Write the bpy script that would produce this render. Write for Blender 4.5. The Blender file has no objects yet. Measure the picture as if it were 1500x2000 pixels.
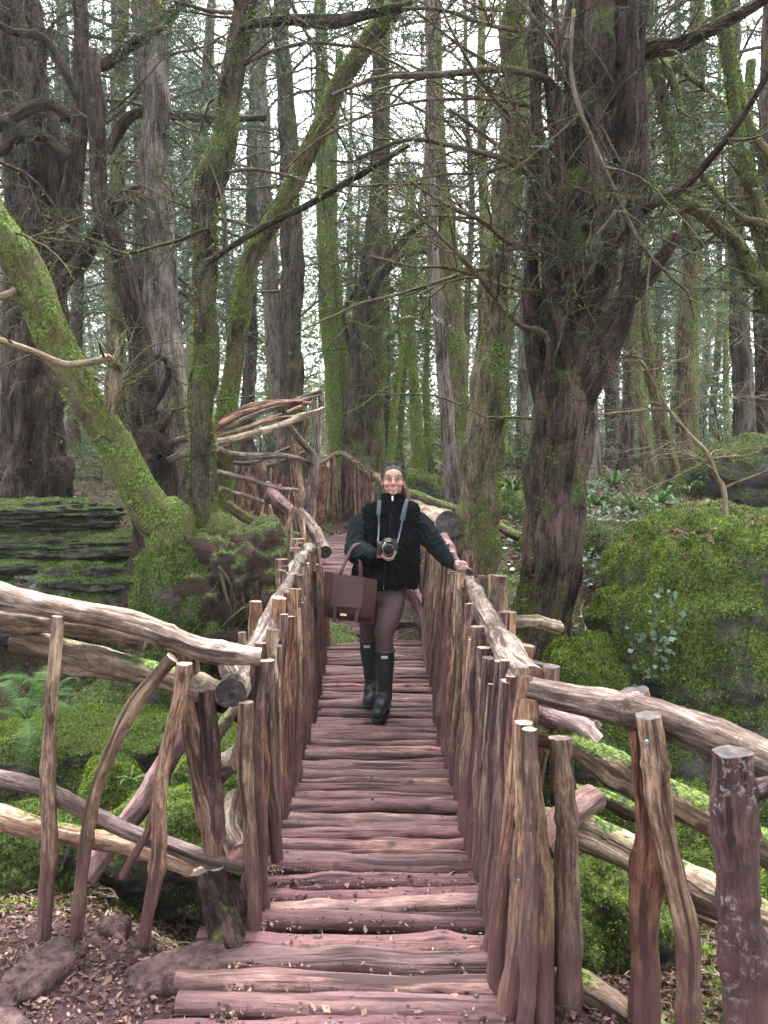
import bpy, bmesh, math, random
import numpy as np
from mathutils import Vector, Matrix

# ------------------------------------------------------------------ camera, world, sun, exposure
S = bpy.context.scene
COL = S.collection
F = 1444.0            # focal length in pixels of the 1500x2000 photograph
CAMZ = 1.5
PITCH = math.radians(1.6)
cam = bpy.data.cameras.new('camera'); camo = bpy.data.objects.new('camera', cam); COL.objects.link(camo)
cam.sensor_fit = 'VERTICAL'; cam.sensor_height = 36.0; cam.sensor_width = 27.0; cam.lens = 36.0*F/2000.0
cam.clip_start = 0.05; cam.clip_end = 600
camo.location = (0, 0, CAMZ); camo.rotation_euler = (math.radians(90)-PITCH, 0, 0)
cam.dof.use_dof = True; cam.dof.focus_distance = 5.0; cam.dof.aperture_fstop = 6.5
S.camera = camo
SUN_EL, SUN_AZ = math.radians(68), math.radians(10)
W = bpy.data.worlds.new('World'); S.world = W; W.use_nodes = True
wn = W.node_tree.nodes; wl = W.node_tree.links; wn.clear()
sky = wn.new('ShaderNodeTexSky'); sky.sky_type = 'NISHITA'; sky.sun_disc = False
sky.sun_elevation = SUN_EL; sky.sun_rotation = SUN_AZ; sky.dust_density = 4.0; sky.air_density = 1.0
hsv = wn.new('ShaderNodeHueSaturation'); hsv.inputs['Saturation'].default_value = 0.16
bg = wn.new('ShaderNodeBackground'); bg.inputs['Strength'].default_value = 0.15
wo = wn.new('ShaderNodeOutputWorld')
wl.new(sky.outputs[0], hsv.inputs['Color']); wl.new(hsv.outputs[0], bg.inputs[0]); wl.new(bg.outputs[0], wo.inputs[0])
sun = bpy.data.lights.new('sun', 'SUN'); sun.energy = 1.5; sun.angle = math.radians(18); sun.color = (1.0, 0.97, 0.93)
suno = bpy.data.objects.new('sun', sun); COL.objects.link(suno)
sd = Vector((math.sin(SUN_AZ)*math.cos(SUN_EL), math.cos(SUN_AZ)*math.cos(SUN_EL), math.sin(SUN_EL)))
suno.rotation_euler = (-sd).to_track_quat('-Z', 'Y').to_euler()
S.view_settings.view_transform = 'Standard'; S.view_settings.look = 'None'
S.view_settings.exposure = 3.0; S.view_settings.gamma = 1.0
S.cycles.use_denoising = True; S.cycles.use_adaptive_sampling = True; S.cycles.adaptive_threshold = 0.03; S.cycles.denoising_prefilter = 'NONE'
S.cycles.max_bounces = 5; S.cycles.diffuse_bounces = 2; S.cycles.glossy_bounces = 2
S.cycles.transmission_bounces = 2; S.cycles.transparent_max_bounces = 4; S.cycles.volume_bounces = 0
S.cycles.sample_clamp_indirect = 4.0

HAZE = 0.0010
# ------------------------------------------------------------------ helpers
rng = np.random.default_rng(7)
def P(px, py, d):
    """photo pixel -> world point on the plane y = d"""
    x = (px-750.0)/F; y = -(py-1000.0)/F
    c, s = math.cos(PITCH), math.sin(PITCH)
    dy = c + y*s; dz = -s + y*c
    t = d/dy
    return np.array([x*t, d, CAMZ+dz*t])
def PP(*pts): return np.array([P(*p) for p in pts])
def ss(a, b, t):
    t = np.clip((t-a)/(b-a), 0, 1); return t*t*(3-2*t)
def _h(ix, iy, iz, seed):
    h = (ix.astype(np.uint32)*np.uint32(374761393) + iy.astype(np.uint32)*np.uint32(668265263) + iz.astype(np.uint32)*np.uint32(2246822519) + np.uint32((seed*3266489917) & 0xffffffff))
    h ^= h >> np.uint32(13); h *= np.uint32(1274126177); h ^= h >> np.uint32(16)
    return h.astype(np.float64)/4294967295.0
def vn(p, seed=0):
    p = np.asarray(p, float); i = np.floor(p).astype(np.int64); f = p-i; f = f*f*(3-2*f)
    r = 0
    for dx in (0, 1):
        for dy in (0, 1):
            for dz in (0, 1):
                w = (f[..., 0] if dx else 1-f[..., 0])*(f[..., 1] if dy else 1-f[..., 1])*(f[..., 2] if dz else 1-f[..., 2])
                r = r + w*_h(i[..., 0]+dx, i[..., 1]+dy, i[..., 2]+dz, seed)
    return r*2-1
def fbm(p, octs=4, seed=0, gain=0.5):
    a = 1.0; r = 0; s = 1.0
    for o in range(octs):
        r = r + a*vn(np.asarray(p)*s+o*17.3, seed+o); a *= gain; s *= 2.03
    return r
def smooth_path(pts, n):
    """Catmull-Rom through pts (any number of columns)"""
    pts = np.asarray(pts, float)
    if len(pts) == 2: return pts[0]+(pts[1]-pts[0])*np.linspace(0, 1, n)[:, None]
    e = np.vstack([2*pts[0]-pts[1], pts, 2*pts[-1]-pts[-2]])
    seg = np.linalg.norm(np.diff(pts[:, :3], axis=0), axis=1); cum = np.concatenate([[0], np.cumsum(seg)])
    out = []
    for s in np.linspace(0, cum[-1], n):
        i = min(np.searchsorted(cum, s, 'right')-1, len(seg)-1); t = (s-cum[i])/max(seg[i], 1e-9)
        p0, p1, p2, p3 = e[i:i+4]
        out.append(.5*((2*p1)+(p2-p0)*t+(2*p0-5*p1+4*p2-p3)*t*t+(3*p1-p0-3*p2+p3)*t**3))
    return np.array(out)

class MB:
    """collects vertices / polygons, builds one mesh"""
    def __init__(s): s.v = []; s.f3 = []; s.f4 = []; s.m3 = []; s.m4 = []; s.tc = []; s.n = 0
    def add(s, V, Fc, m=0, tc=None):
        V = np.asarray(V, float).reshape(-1, 3); Fc = np.asarray(Fc, np.int64)
        if Fc.size:
            (s.f3 if Fc.shape[1] == 3 else s.f4).append(Fc+s.n)
            (s.m3 if Fc.shape[1] == 3 else s.m4).append(np.full(len(Fc), m, np.int32))
        s.v.append(V); s.tc.append(V if tc is None else np.asarray(tc, float).reshape(-1, 3)); s.n += len(V)
    def mesh(s, name, off=(0, 0, 0), smooth=True, flat_from=None):
        V = np.vstack(s.v)-np.asarray(off)
        f3 = np.vstack(s.f3) if s.f3 else np.zeros((0, 3), np.int64); f4 = np.vstack(s.f4) if s.f4 else np.zeros((0, 4), np.int64)
        mi = np.concatenate(([*s.m3] or [np.zeros(0, np.int32)])+([*s.m4] or [np.zeros(0, np.int32)]))
        me = bpy.data.meshes.new(name)
        me.vertices.add(len(V)); me.vertices.foreach_set('co', V.astype(np.float32).ravel())
        me.loops.add(f3.size+f4.size); me.loops.foreach_set('vertex_index', np.concatenate([f3.ravel(), f4.ravel()]).astype(np.int32))
        n3, n4 = len(f3), len(f4)
        me.polygons.add(n3+n4)
        me.polygons.foreach_set('loop_start', np.concatenate([np.arange(n3)*3, n3*3+np.arange(n4)*4]).astype(np.int32))
        me.polygons.foreach_set('material_index', mi)
        sm = np.full(n3+n4, smooth); 
        if flat_from is not None: sm[mi >= flat_from] = False
        me.polygons.foreach_set('use_smooth', sm)
        a = me.attributes.new('tc', 'FLOAT_VECTOR', 'POINT'); a.data.foreach_set('vector', np.vstack(s.tc).astype(np.float32).ravel())
        me.update(calc_edges=True)
        return me
    def V(s): return np.vstack(s.v)

ORG = {}   # world origin of every object (no object here is rotated unless it is a shared copy)
def link(name, data, parent=None, world=(0, 0, 0)):
    o = bpy.data.objects.new(name, data); COL.objects.link(o)
    world = np.asarray(world, float)
    if parent is not None:
        o.parent = parent; o.location = world-ORG[parent]
    else: o.location = world
    ORG[o] = world
    return o
def tag(o, label=None, cat=None, group=None, kind=None):
    if label: o['label'] = label
    if cat: o['category'] = cat
    if group: o['group'] = group
    if kind: o['kind'] = kind
    return o
def thing(name, label, cat, loc, group=None): return tag(link(name, None, None, loc), label, cat, group)
def build(mb, name, mats, parent=None, smooth=True, flat_from=None, org=None):
    V = mb.V(); c = (V.min(0)+V.max(0))/2 if org is None else np.asarray(org, float)
    me = mb.mesh(name, c, smooth, flat_from)
    for m in (mats if isinstance(mats, (list, tuple)) else [mats]): me.materials.append(m)
    return link(name, me, parent, c)

def frames(Pn):
    """Pn (N,K,3) -> tangent, u, v"""
    T = np.gradient(Pn, axis=1); T /= np.linalg.norm(T, axis=2, keepdims=True)+1e-12
    mean = Pn[:, -1]-Pn[:, 0]; mean /= np.linalg.norm(mean, axis=1, keepdims=True)+1e-12
    ref = np.where(np.abs(mean[:, 2:3]) < .8, np.array([[0, 0, 1.]]), np.array([[0., 1, 0]]))
    U = np.cross(np.broadcast_to(ref[:, None], T.shape), T); U /= np.linalg.norm(U, axis=2, keepdims=True)+1e-12
    return T, U, np.cross(T, U)
def tubes(mb, Pn, R, sides=5, m=0, rough=0.0, rs=4.0, cap=None, seed=0, flute=0.0, ell=1.0, ridge=None):
    Pn = np.asarray(Pn, float); R = np.asarray(R, float)
    if Pn.ndim == 2: Pn = Pn[None]; R = R[None]
    N, K, _ = Pn.shape
    T, U, Vv = frames(Pn)
    a = np.arange(sides)*2*np.pi/sides
    ca, sa = np.cos(a), np.sin(a)
    L = np.concatenate([np.zeros((N, 1)), np.cumsum(np.linalg.norm(np.diff(Pn, axis=1), axis=2), axis=1)], axis=1)
    RR = np.repeat(R[:, :, None], sides, 2)
    if rough > 0:
        q = np.stack([np.broadcast_to(ca*1.2, (N, K, sides)), np.broadcast_to(sa*1.2, (N, K, sides)), np.broadcast_to((L*rs)[:, :, None], (N, K, sides))], -1)
        q = q+(np.arange(N)*7.7+seed*3.1)[:, None, None, None]
        RR = RR*(1+rough*fbm(q, 3, seed))
    if flute > 0:
        ph = fbm(np.stack([L*.7, L*0, L*0+seed], -1), 2, seed)[:, :, None]
        RR = RR*(1+flute*(np.abs(np.sin(a[None, None]*2.5+ph*2.2))-.6)+flute*.6*np.abs(np.sin(a[None, None]*4.0-ph*3+1.3)))
    if ridge is not None:   # bark relief: (height in m, cells per m, stretch along the trunk)
        am, fq, stc = ridge
        q = np.stack([R[:, :, None]*ca*fq, R[:, :, None]*sa*fq, np.broadcast_to((L*fq*stc)[:, :, None], RR.shape)], -1)+seed*2.7
        q = q+.5*np.stack([vn(q*.7, seed+1), vn(q*.7+9, seed+2), vn(q*.7+5, seed+3)], -1)
        a1 = 1-np.abs(vn(q, seed+4))*2; a2 = 1-np.abs(vn(q*2.3, seed+5))*2; lumps = vn(q*np.array([.3, .3, .8]), seed+6)
        RR = RR+am*(a1*.6+a2*.35+lumps*.8)
    ring = Pn[:, :, None]+RR[..., None]*(ca[None, None, :, None]*U[:, :, None]*ell+sa[None, None, :, None]*Vv[:, :, None])
    off = (np.arange(N)*3.37+seed*1.7)[:, None, None]
    tc = np.stack([R[:, :, None]*ca+off, R[:, :, None]*sa+off*.3, np.broadcast_to(L[:, :, None]+off, (N, K, sides))], -1)
    idx = np.arange(N*K*sides).reshape(N, K, sides)
    a0 = idx[:, :-1]; a1 = idx[:, 1:]
    Fq = np.stack([a0, np.roll(a0, -1, 2), np.roll(a1, -1, 2), a1], -1).reshape(-1, 4)
    mb.add(ring, Fq, m, tc)
    if cap is not None:
        for e, fl in ((0, 1), (K-1, 0)):
            V = np.concatenate([ring[:, e], Pn[:, e][:, None]], 1)
            tcc = np.concatenate([np.stack([R[:, e, None]*ca+off[:, 0], R[:, e, None]*sa+off[:, 0]*.3, np.zeros((N, sides))], -1), np.stack([off[:, 0, 0], off[:, 0, 0]*.3, np.zeros(N)], -1)[:, None]], 1)
            b = (np.arange(N)*(sides+1))[:, None]; i = np.arange(sides)[None]
            A, B, C = b+i, b+(i+1) % sides, np.broadcast_to(b+sides, (N, sides))
            Fc = np.stack([A, C, B] if fl else [A, B, C], -1).reshape(-1, 3)
            mb.add(V, Fc, cap, tcc)
    return ring, T

def log(name, pts, r0, r1, parent, mats, n=14,  sides=10, rough=.16, seed=None, wob=.012, rs=5.0):
    seed = int(rng.integers(1, 99999)) if seed is None else seed
    pts = smooth_path(pts, n)
    t = np.linspace(0, 1, n)
    w = np.stack([fbm(np.stack([t*3.0, t*0+k*5, t*0+seed*.01], -1), 2, seed) for k in range(3)], -1)
    L = np.linalg.norm(pts[-1]-pts[0]); T = (pts[-1]-pts[0])/max(L, 1e-6)
    w -= (w@T)[:, None]*T
    pts = pts+w*wob*np.clip(L, .3, 2)
    R = (r0+(r1-r0)*t)*(1+.10*fbm(np.stack([t*5, t*0+9, t*0+seed*.02], -1), 2, seed+3))
    # knots
    for k in range(rng.integers(0, 3)):
        R = R*(1+rng.uniform(.08, .22)*np.exp(-((t-rng.uniform(.1, .9))/.05)**2))
    near = pts[:, 1].min() < 4.6
    if near:
        m = int(np.clip(L/.022, 20, 60)); q = smooth_path(np.hstack([pts, R[:, None]]), m); pts, R = q[:, :3], q[:, 3]; sides = int(np.clip(2*math.pi*max(r0, r1)/.011, 14, 30))
        tt = np.linspace(0, 1, m)
        for k in range(int(rng.integers(1, 5))): R = R*(1+rng.uniform(.06, .2)*np.exp(-((tt-rng.uniform(.06, .94))/.018)**2))
    mb = MB(); tubes(mb, pts, R, sides, 0, rough, rs, cap=1, seed=seed % 997, ridge=(min(.0042, max(r0, r1)*.085), 55, .10) if near else None)
    return build(mb, name, mats, parent, True, 1)

# ------------------------------------------------------------------ materials
class NT:
    def __init__(s, name, rough=.85, spec=.3):
        s.m = bpy.data.materials.new(name); s.m.use_nodes = True; s.t = s.m.node_tree; s.t.nodes.clear()
        s.out = s.t.nodes.new('ShaderNodeOutputMaterial'); s.b = s.t.nodes.new('ShaderNodeBsdfPrincipled')
        s.t.links.new(s.b.outputs[0], s.out.inputs['Surface'])
        s.b.inputs['Roughness'].default_value = rough; s.b.inputs['Specular IOR Level'].default_value = spec
    def set(s, sock, v):
        if hasattr(v, 'is_output'): s.t.links.new(v, sock)
        elif isinstance(v, (tuple, list)) and len(v) == 3 and sock.type == 'RGBA': sock.default_value = (*v, 1)
        else: sock.default_value = v
    def attr(s, n): a = s.t.nodes.new('ShaderNodeAttribute'); a.attribute_name = n; return a
    def geo(s): return s.t.nodes.new('ShaderNodeNewGeometry')
    def objrand(s): return s.t.nodes.new('ShaderNodeObjectInfo').outputs['Random']
    def scale(s, v, sc, loc=(0, 0, 0)):
        n = s.t.nodes.new('ShaderNodeMapping'); s.set(n.inputs['Vector'], v); n.inputs['Scale'].default_value = sc; n.inputs['Location'].default_value = loc; return n.outputs[0]
    def noise(s, v, sc, detail=4, rough=.6, dist=0.0):
        n = s.t.nodes.new('ShaderNodeTexNoise'); s.set(n.inputs['Vector'], v); n.inputs['Scale'].default_value = sc; n.inputs['Detail'].default_value = detail
        n.inputs['Roughness'].default_value = rough; n.inputs['Distortion'].default_value = dist; return n.outputs['Fac']
    def voro(s, v, sc, feature='F1'):
        n = s.t.nodes.new('ShaderNodeTexVoronoi'); n.feature = feature; s.set(n.inputs['Vector'], v); n.inputs['Scale'].default_value = sc; return n.outputs['Distance']
    def ramp(s, f, stops):
        n = s.t.nodes.new('ShaderNodeValToRGB'); s.set(n.inputs[0], f); e = n.color_ramp.elements
        while len(e) < len(stops): e.new(.5)
        for k, (p, c) in enumerate(stops): e[k].position = p; e[k].color = (*c, 1) if isinstance(c, (tuple, list)) else (c, c, c, 1)
        return n.outputs[0]
    def mix(s, f, a, b, mode='MIX'):
        n = s.t.nodes.new('ShaderNodeMix'); n.data_type = 'RGBA'; n.blend_type = mode; s.set(n.inputs[0], f); s.set(n.inputs[6], a); s.set(n.inputs[7], b); return n.outputs[2]
    def math(s, op, a, b=0.0, c=0.0):
        n = s.t.nodes.new('ShaderNodeMath'); n.operation = op; s.set(n.inputs[0], a); s.set(n.inputs[1], b); s.set(n.inputs[2], c); return n.outputs[0]
    def maprange(s, v, a, b, c=0.0, d=1.0):
        n = s.t.nodes.new('ShaderNodeMapRange'); s.set(n.inputs[0], v)
        for k, x in enumerate((a, b, c, d)): n.inputs[k+1].default_value = x
        return n.outputs[0]
    def sep(s, v): n = s.t.nodes.new('ShaderNodeSeparateXYZ'); s.set(n.inputs[0], v); return n.outputs
    def hsv(s, c, h=.5, sat=1.0, val=1.0):
        n = s.t.nodes.new('ShaderNodeHueSaturation'); s.set(n.inputs['Color'], c); s.set(n.inputs['Hue'], h); s.set(n.inputs['Saturation'], sat); s.set(n.inputs['Value'], val); return n.outputs[0]
    def bump(s, h, dist=.01, strength=.7, prev=None):
        n = s.t.nodes.new('ShaderNodeBump'); s.set(n.inputs['Height'], h); n.inputs['Distance'].default_value = dist; n.inputs['Strength'].default_value = strength
        if prev is not None: s.set(n.inputs['Normal'], prev)
        return n.outputs[0]
    def done(s, col, normal=None, rough=None):
        s.set(s.b.inputs['Base Color'], col)
        if normal is not None: s.set(s.b.inputs['Normal'], normal)
        if rough is not None: s.set(s.b.inputs['Roughness'], rough)
        return s.m
MOSS_RAMP = [(.36, (.016, .027, .007)), (.47, (.060, .096, .018)), (.57, (.145, .205, .042)), (.70, (.28, .34, .10))]
def wood(name, dark, mid, light, moss=0.0, mud=None, fib=70, patch=3.0, lichen=0.0, rough=.8, bumpd=.008, bias=0.0, con=1.0, flk=.55):
    k = NT(name, rough, .25); tc = k.attr('tc').outputs['Vector']
    st = k.scale(tc, (1, 1, .09)); f1 = k.noise(st, fib, 5, .65, .4); f2 = k.noise(k.scale(tc, (1, 1, .3)), 14, 4, .6, .6); f3 = k.noise(tc, patch, 3, .55)
    cr = k.ramp(k.noise(k.scale(tc, (1, 1, .05), (3, 1, 2)), fib*.45, 3, .5), [(.36, 0.0), (.45, 1.0)])   # drying cracks
    mixf = k.math('MULTIPLY_ADD', f1, .55, k.math('MULTIPLY_ADD', f2, .35, k.math('MULTIPLY', f3, .35)))
    f4 = k.noise(k.scale(tc, (1, 1, .10), (7, 3, 1)), 230, 3, .7)
    mixf = k.math('MULTIPLY_ADD', k.math('SUBTRACT', f4, .5), .38, mixf)
    mixf = k.math('ADD', mixf, bias)
    c = k.ramp(mixf, [(.61-.11*con, dark), (.61, mid), (.61+.14*con, light)])
    c = k.mix(cr, dark, c)
    flake = k.ramp(k.noise(k.scale(tc, (1, 1, .4), (5, 2, 8)), 24, 5, .7, 1.0), [(.50, 0.0), (.56, 1.0)])     # bark left on the wood
    c = k.mix(k.math('MULTIPLY', flake, flk), c, tuple(x*1.6 for x in dark))
    kn = k.ramp(k.voro(k.scale(tc, (1, 1, .6)), 9, 'F1'), [(.07, 1.0), (.14, 0.0)])                             # knots
    c = k.mix(k.math('MULTIPLY', kn, .8), c, tuple(x*.6 for x in dark))
    orr = k.objrand()
    c = k.hsv(c, k.maprange(orr, 0, 1, .485, .515), k.maprange(orr, 0, 1, 1.15, .8), k.maprange(k.math('FRACT', k.math('MULTIPLY', orr, 7.3)), 0, 1, .62, 1.3))
    g = k.geo(); z = k.sep(g.outputs['Position'])[2]; nz = k.sep(g.outputs['Normal'])[2]
    wn_ = k.noise(g.outputs['Position'], 7, 4, .65)
    if lichen > 0:
        lm = k.ramp(k.noise(g.outputs['Position'], 55, 5, .65, .6), [(.64-lichen*.1, 0.0), (.70-lichen*.1, .75)])
        c = k.mix(k.math('MULTIPLY', lm, k.ramp(k.noise(g.outputs['Position'], 5, 2), [(.5, 0.0), (.58, 1.0)])), c, (.30, .28, .285))
    if mud is not None:
        mm = k.maprange(k.math('ADD', z, k.math('MULTIPLY', k.math('SUBTRACT', wn_, .5), .9)), mud[1], mud[2], 1.0, 0.0)
        c = k.mix(k.math('MULTIPLY', mm, .85), c, mud[0])
    if moss > 0:
        mk = k.math('ADD', k.math('MULTIPLY', nz, .55), k.math('MULTIPLY', wn_, 1.3))
        mk = k.maprange(mk, 1.38-moss, 1.55-moss)
        mc = k.ramp(k.noise(g.outputs['Position'], 60, 4, .7), MOSS_RAMP)
        c = k.mix(mk, c, mc)
        h2 = k.math('MULTIPLY', mk, k.noise(g.outputs['Position'], 130, 3, .7))
    n = k.bump(k.math('ADD', k.math('MULTIPLY', f1, .7), k.math('ADD', f2, k.math('MULTIPLY', cr, .5))), bumpd, .9)
    if moss > 0: n = k.bump(h2, .02, .8, n)
    return k.done(c, n)
def bark(name, dark, mid, light, moss=0.3, fib=30, stretch=.14, bumpd=.03, plate=True, side=None, mossdark=1.0):
    k = NT(name, .9, .15); tc = k.attr('tc').outputs['Vector']; g = k.geo(); pos = g.outputs['Position']
    st = k.scale(tc, (1, 1, stretch)); f1 = k.noise(st, fib*1.7, 6, .75, .5); f2 = k.noise(k.scale(tc, (1, 1, .35)), 7, 4, .6, .5)
    v = k.voro(k.scale(tc, (1, 1, .25)), 22, 'F1')
    h = k.math('ADD', k.math('MULTIPLY', f1, .8), k.math('MULTIPLY', v, .8)) if plate else f1
    fine = k.noise(k.scale(tc, (1, 1, .3), (2, 5, 1)), 120, 3, .7)
    c = k.ramp(k.math('MULTIPLY_ADD', k.math('SUBTRACT', fine, .5), .35, k.math('MULTIPLY_ADD', f1, .6, k.math('MULTIPLY', f2, .5))), [(.46, dark), (.55, mid), (.67, light)])
    nz = k.sep(g.outputs['Normal'])
    big = k.noise(pos, 2.2, 4, .6); sm = k.noise(pos, 11, 3, .6)
    mk = k.math('ADD', k.math('MULTIPLY', nz[2], .45), k.math('MULTIPLY_ADD', big, 1.1, k.math('MULTIPLY', sm, .5)))
    if side is not None: mk = k.math('ADD', mk, k.math('MULTIPLY', nz[0], side))
    mk = k.maprange(mk, 1.25-moss, 1.5-moss)
    mc = k.ramp(k.noise(pos, 45, 4, .7), [(p, tuple(x*mossdark for x in cc)) for p, cc in MOSS_RAMP])
    mc = k.mix(k.ramp(k.noise(pos, 6, 3, .6), [(.42, 0.0), (.62, .75)]), mc, (.10*mossdark, .085*mossdark, .04*mossdark))
    c = k.mix(mk, c, mc)
    n = k.bump(h, bumpd, .9)
    n = k.bump(k.math('MULTIPLY', mk, k.noise(pos, 90, 3, .7)), .03, .8, n)
    return k.done(c, n)
def leafy(name, stops, rough=.55, spec=.3, trans=.25, var=.35):
    k = NT(name, rough, spec); g = k.geo(); r = g.outputs['Random Per Island']
    c = k.ramp(r, stops)
    c = k.hsv(c, .5, 1.0, k.maprange(k.noise(g.outputs['Position'], 1.7, 2), .3, .7, 1-var, 1+var))
    k.set(k.b.inputs['Base Color'], c)
    if trans > 0:
        t = k.t.nodes.new('ShaderNodeBsdfTranslucent'); k.set(t.inputs[0], c); ms = k.t.nodes.new('ShaderNodeMixShader'); ms.inputs[0].default_value = trans
        k.t.links.new(k.b.outputs[0], ms.inputs[1]); k.t.links.new(t.outputs[0], ms.inputs[2]); k.t.links.new(ms.outputs[0], k.out.inputs['Surface'])
    return k.m
def plain(name, col, rough=.6, spec=.4, metal=0.0, bump=None, var=0.0):
    k = NT(name, rough, spec); k.b.inputs['Metallic'].default_value = metal
    g = k.geo(); c = col; n = None
    if var > 0: c = k.hsv(col if not isinstance(col, tuple) else (*col, 1), .5, 1.0, k.maprange(k.noise(g.outputs['Position'], 18, 4, .6), .3, .7, 1-var, 1+var))
    if bump: n = k.bump(k.noise(g.outputs['Position'], bump[0], 3, .6), bump[1], bump[2])
    return k.done(c, n)

MUD = (.105, .052, .054)
M = {}
M['deck'] = wood('deck_log_wood', (.026, .012, .014), (.106, .055, .058), (.24, .145, .132), fib=60, patch=4, bias=.02, con=2.3, flk=.12)
M['deck_old'] = wood('deck_log_worn', (.035, .017, .018), (.130, .066, .066), (.40, .23, .17), fib=60, patch=7, bias=-.01, con=1.8, flk=.15)
M['rail'] = wood('rail_wood', (.045, .031, .025), (.175, .130, .105), (.40, .35, .30), fib=75, patch=6, moss=.02, lichen=.12)
M['rail_moss'] = wood('mossy_rail_wood', (.05, .03, .022), (.20, .13, .09), (.40, .30, .22), fib=50, patch=5, moss=.27)
M['rail_green'] = wood('moss_covered_rail_wood', (.05, .03, .022), (.17, .11, .075), (.34, .25, .18), fib=50, patch=5, moss=.5)
M['rail_mud'] = wood('mud_rubbed_rail_wood', (.05, .027, .028), (.19, .115, .115), (.38, .27, .25), fib=55, patch=5, moss=.06)
M['post'] = wood('post_wood', (.045, .024, .018), (.21, .122, .082), (.42, .28, .185), fib=85, patch=6, mud=(MUD, .05, .62))
M['post_dark'] = wood('dark_post_wood', (.03, .016, .015), (.12, .066, .056), (.27, .165, .12), fib=85, patch=6, mud=(MUD, .05, .7), lichen=.12)
M['post_lichen'] = wood('lichen_spotted_post_wood', (.03, .016, .018), (.085, .045, .047), (.17, .10, .09), fib=85, patch=6, mud=(MUD, .0, .6), lichen=1.0)
M['post_red'] = wood('red_brown_post_wood', (.05, .026, .017), (.21, .115, .072), (.40, .255, .16), fib=85, patch=6, mud=(MUD, .0, .5))
M['cut'] = wood('cut_log_end', (.06, .04, .035), (.22, .15, .12), (.38, .28, .22), fib=30, patch=3, rough=.75)
M['cut_dark'] = wood('weathered_cut_log_end', (.02, .016, .017), (.055, .043, .046), (.12, .10, .10), fib=30, patch=3)
M['cut_pink'] = wood('fresh_cut_log_end', (.12, .07, .055), (.38, .24, .20), (.55, .40, .34), fib=30, patch=3)
M['bark_yew'] = bark('yew_bark', (.009, .006, .006), (.036, .023, .020), (.11, .070, .060), moss=.18, fib=34, stretch=.07, bumpd=.03, plate=False)
M['bark_yewmoss'] = bark('mossy_yew_bark', (.011, .008, .007), (.046, .031, .026), (.14, .094, .08), moss=.42, fib=30, stretch=.08, bumpd=.03, plate=False, mossdark=.8)
M['bark_grey'] = bark('grey_ridged_bark', (.035, .026, .024), (.14, .11, .10), (.30, .245, .225), moss=.10, fib=30, stretch=.05, bumpd=.03, plate=False)
M['bark_moss'] = bark('moss_covered_bark', (.03, .022, .016), (.11, .085, .06), (.24, .19, .14), moss=.52, fib=26, side=.12, mossdark=1.2)
M['bark_darkmoss'] = bark('dark_mossy_bark', (.012, .010, .008), (.048, .039, .030), (.125, .10, .078), moss=.38, fib=28, side=.12, mossdark=.85)
M['bark_green'] = bark('thick_green_moss_bark', (.028, .022, .013), (.09, .075, .045), (.19, .155, .10), moss=.66, fib=26, mossdark=1.3)
M['bark_bright'] = bark('bright_moss_bark', (.04, .04, .02), (.12, .12, .05), (.22, .21, .10), moss=.75, fib=26, mossdark=1.8)
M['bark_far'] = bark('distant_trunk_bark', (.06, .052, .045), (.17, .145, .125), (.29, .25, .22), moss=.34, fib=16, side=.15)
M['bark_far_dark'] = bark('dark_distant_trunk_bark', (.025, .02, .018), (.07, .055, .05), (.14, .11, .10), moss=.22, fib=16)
M['twig'] = bark('twig_bark', (.03, .022, .018), (.09, .068, .055), (.19, .15, .12), moss=.33, fib=40, bumpd=.004, mossdark=1.1)
M['twig_pale'] = bark('pale_twig_bark', (.10, .075, .05), (.24, .18, .125), (.40, .32, .24), moss=.05, fib=40, bumpd=.004)
M['moss'] = leafy('moss_blades', [(0, (.050, .084, .012)), (.35, (.115, .185, .022)), (.7, (.215, .30, .042)), (1, (.36, .43, .085))], .9, .1, .3, .5)
M['moss_dark'] = leafy('dark_moss_blades', [(0, (.024, .042, .010)), (.5, (.068, .108, .020)), (1, (.17, .23, .045))], .9, .1, .25, .45)
M['yew_leaf'] = leafy('yew_needles', [(0, (.014, .030, .016)), (.5, (.030, .056, .026)), (1, (.060, .098, .040))], .55, .35, .25, .3)
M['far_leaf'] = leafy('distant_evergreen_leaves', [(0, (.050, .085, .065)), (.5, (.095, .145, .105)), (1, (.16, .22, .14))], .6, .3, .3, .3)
M['bright_leaf'] = leafy('fresh_understorey_leaves', [(0, (.07, .12, .03)), (.5, (.14, .21, .05)), (1, (.25, .32, .10))], .6, .3, .35, .3)
M['ivy'] = leafy('ivy_leaves', [(0, (.02, .05, .022)), (.5, (.035, .085, .035)), (1, (.09, .15, .075))], .35, .5, .15, .3)
M['fern'] = leafy('fern_fronds', [(0, (.026, .068, .016)), (.5, (.048, .110, .024)), (1, (.09, .165, .04))], .6, .25, .2, .25)
M['litter'] = leafy('fallen_leaves', [(0, (.035, .017, .014)), (.45, (.085, .044, .036)), (.8, (.15, .085, .066)), (.97, (.25, .155, .12)), (1, (.38, .29, .23))], .7, .35, .1, .25)
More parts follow.
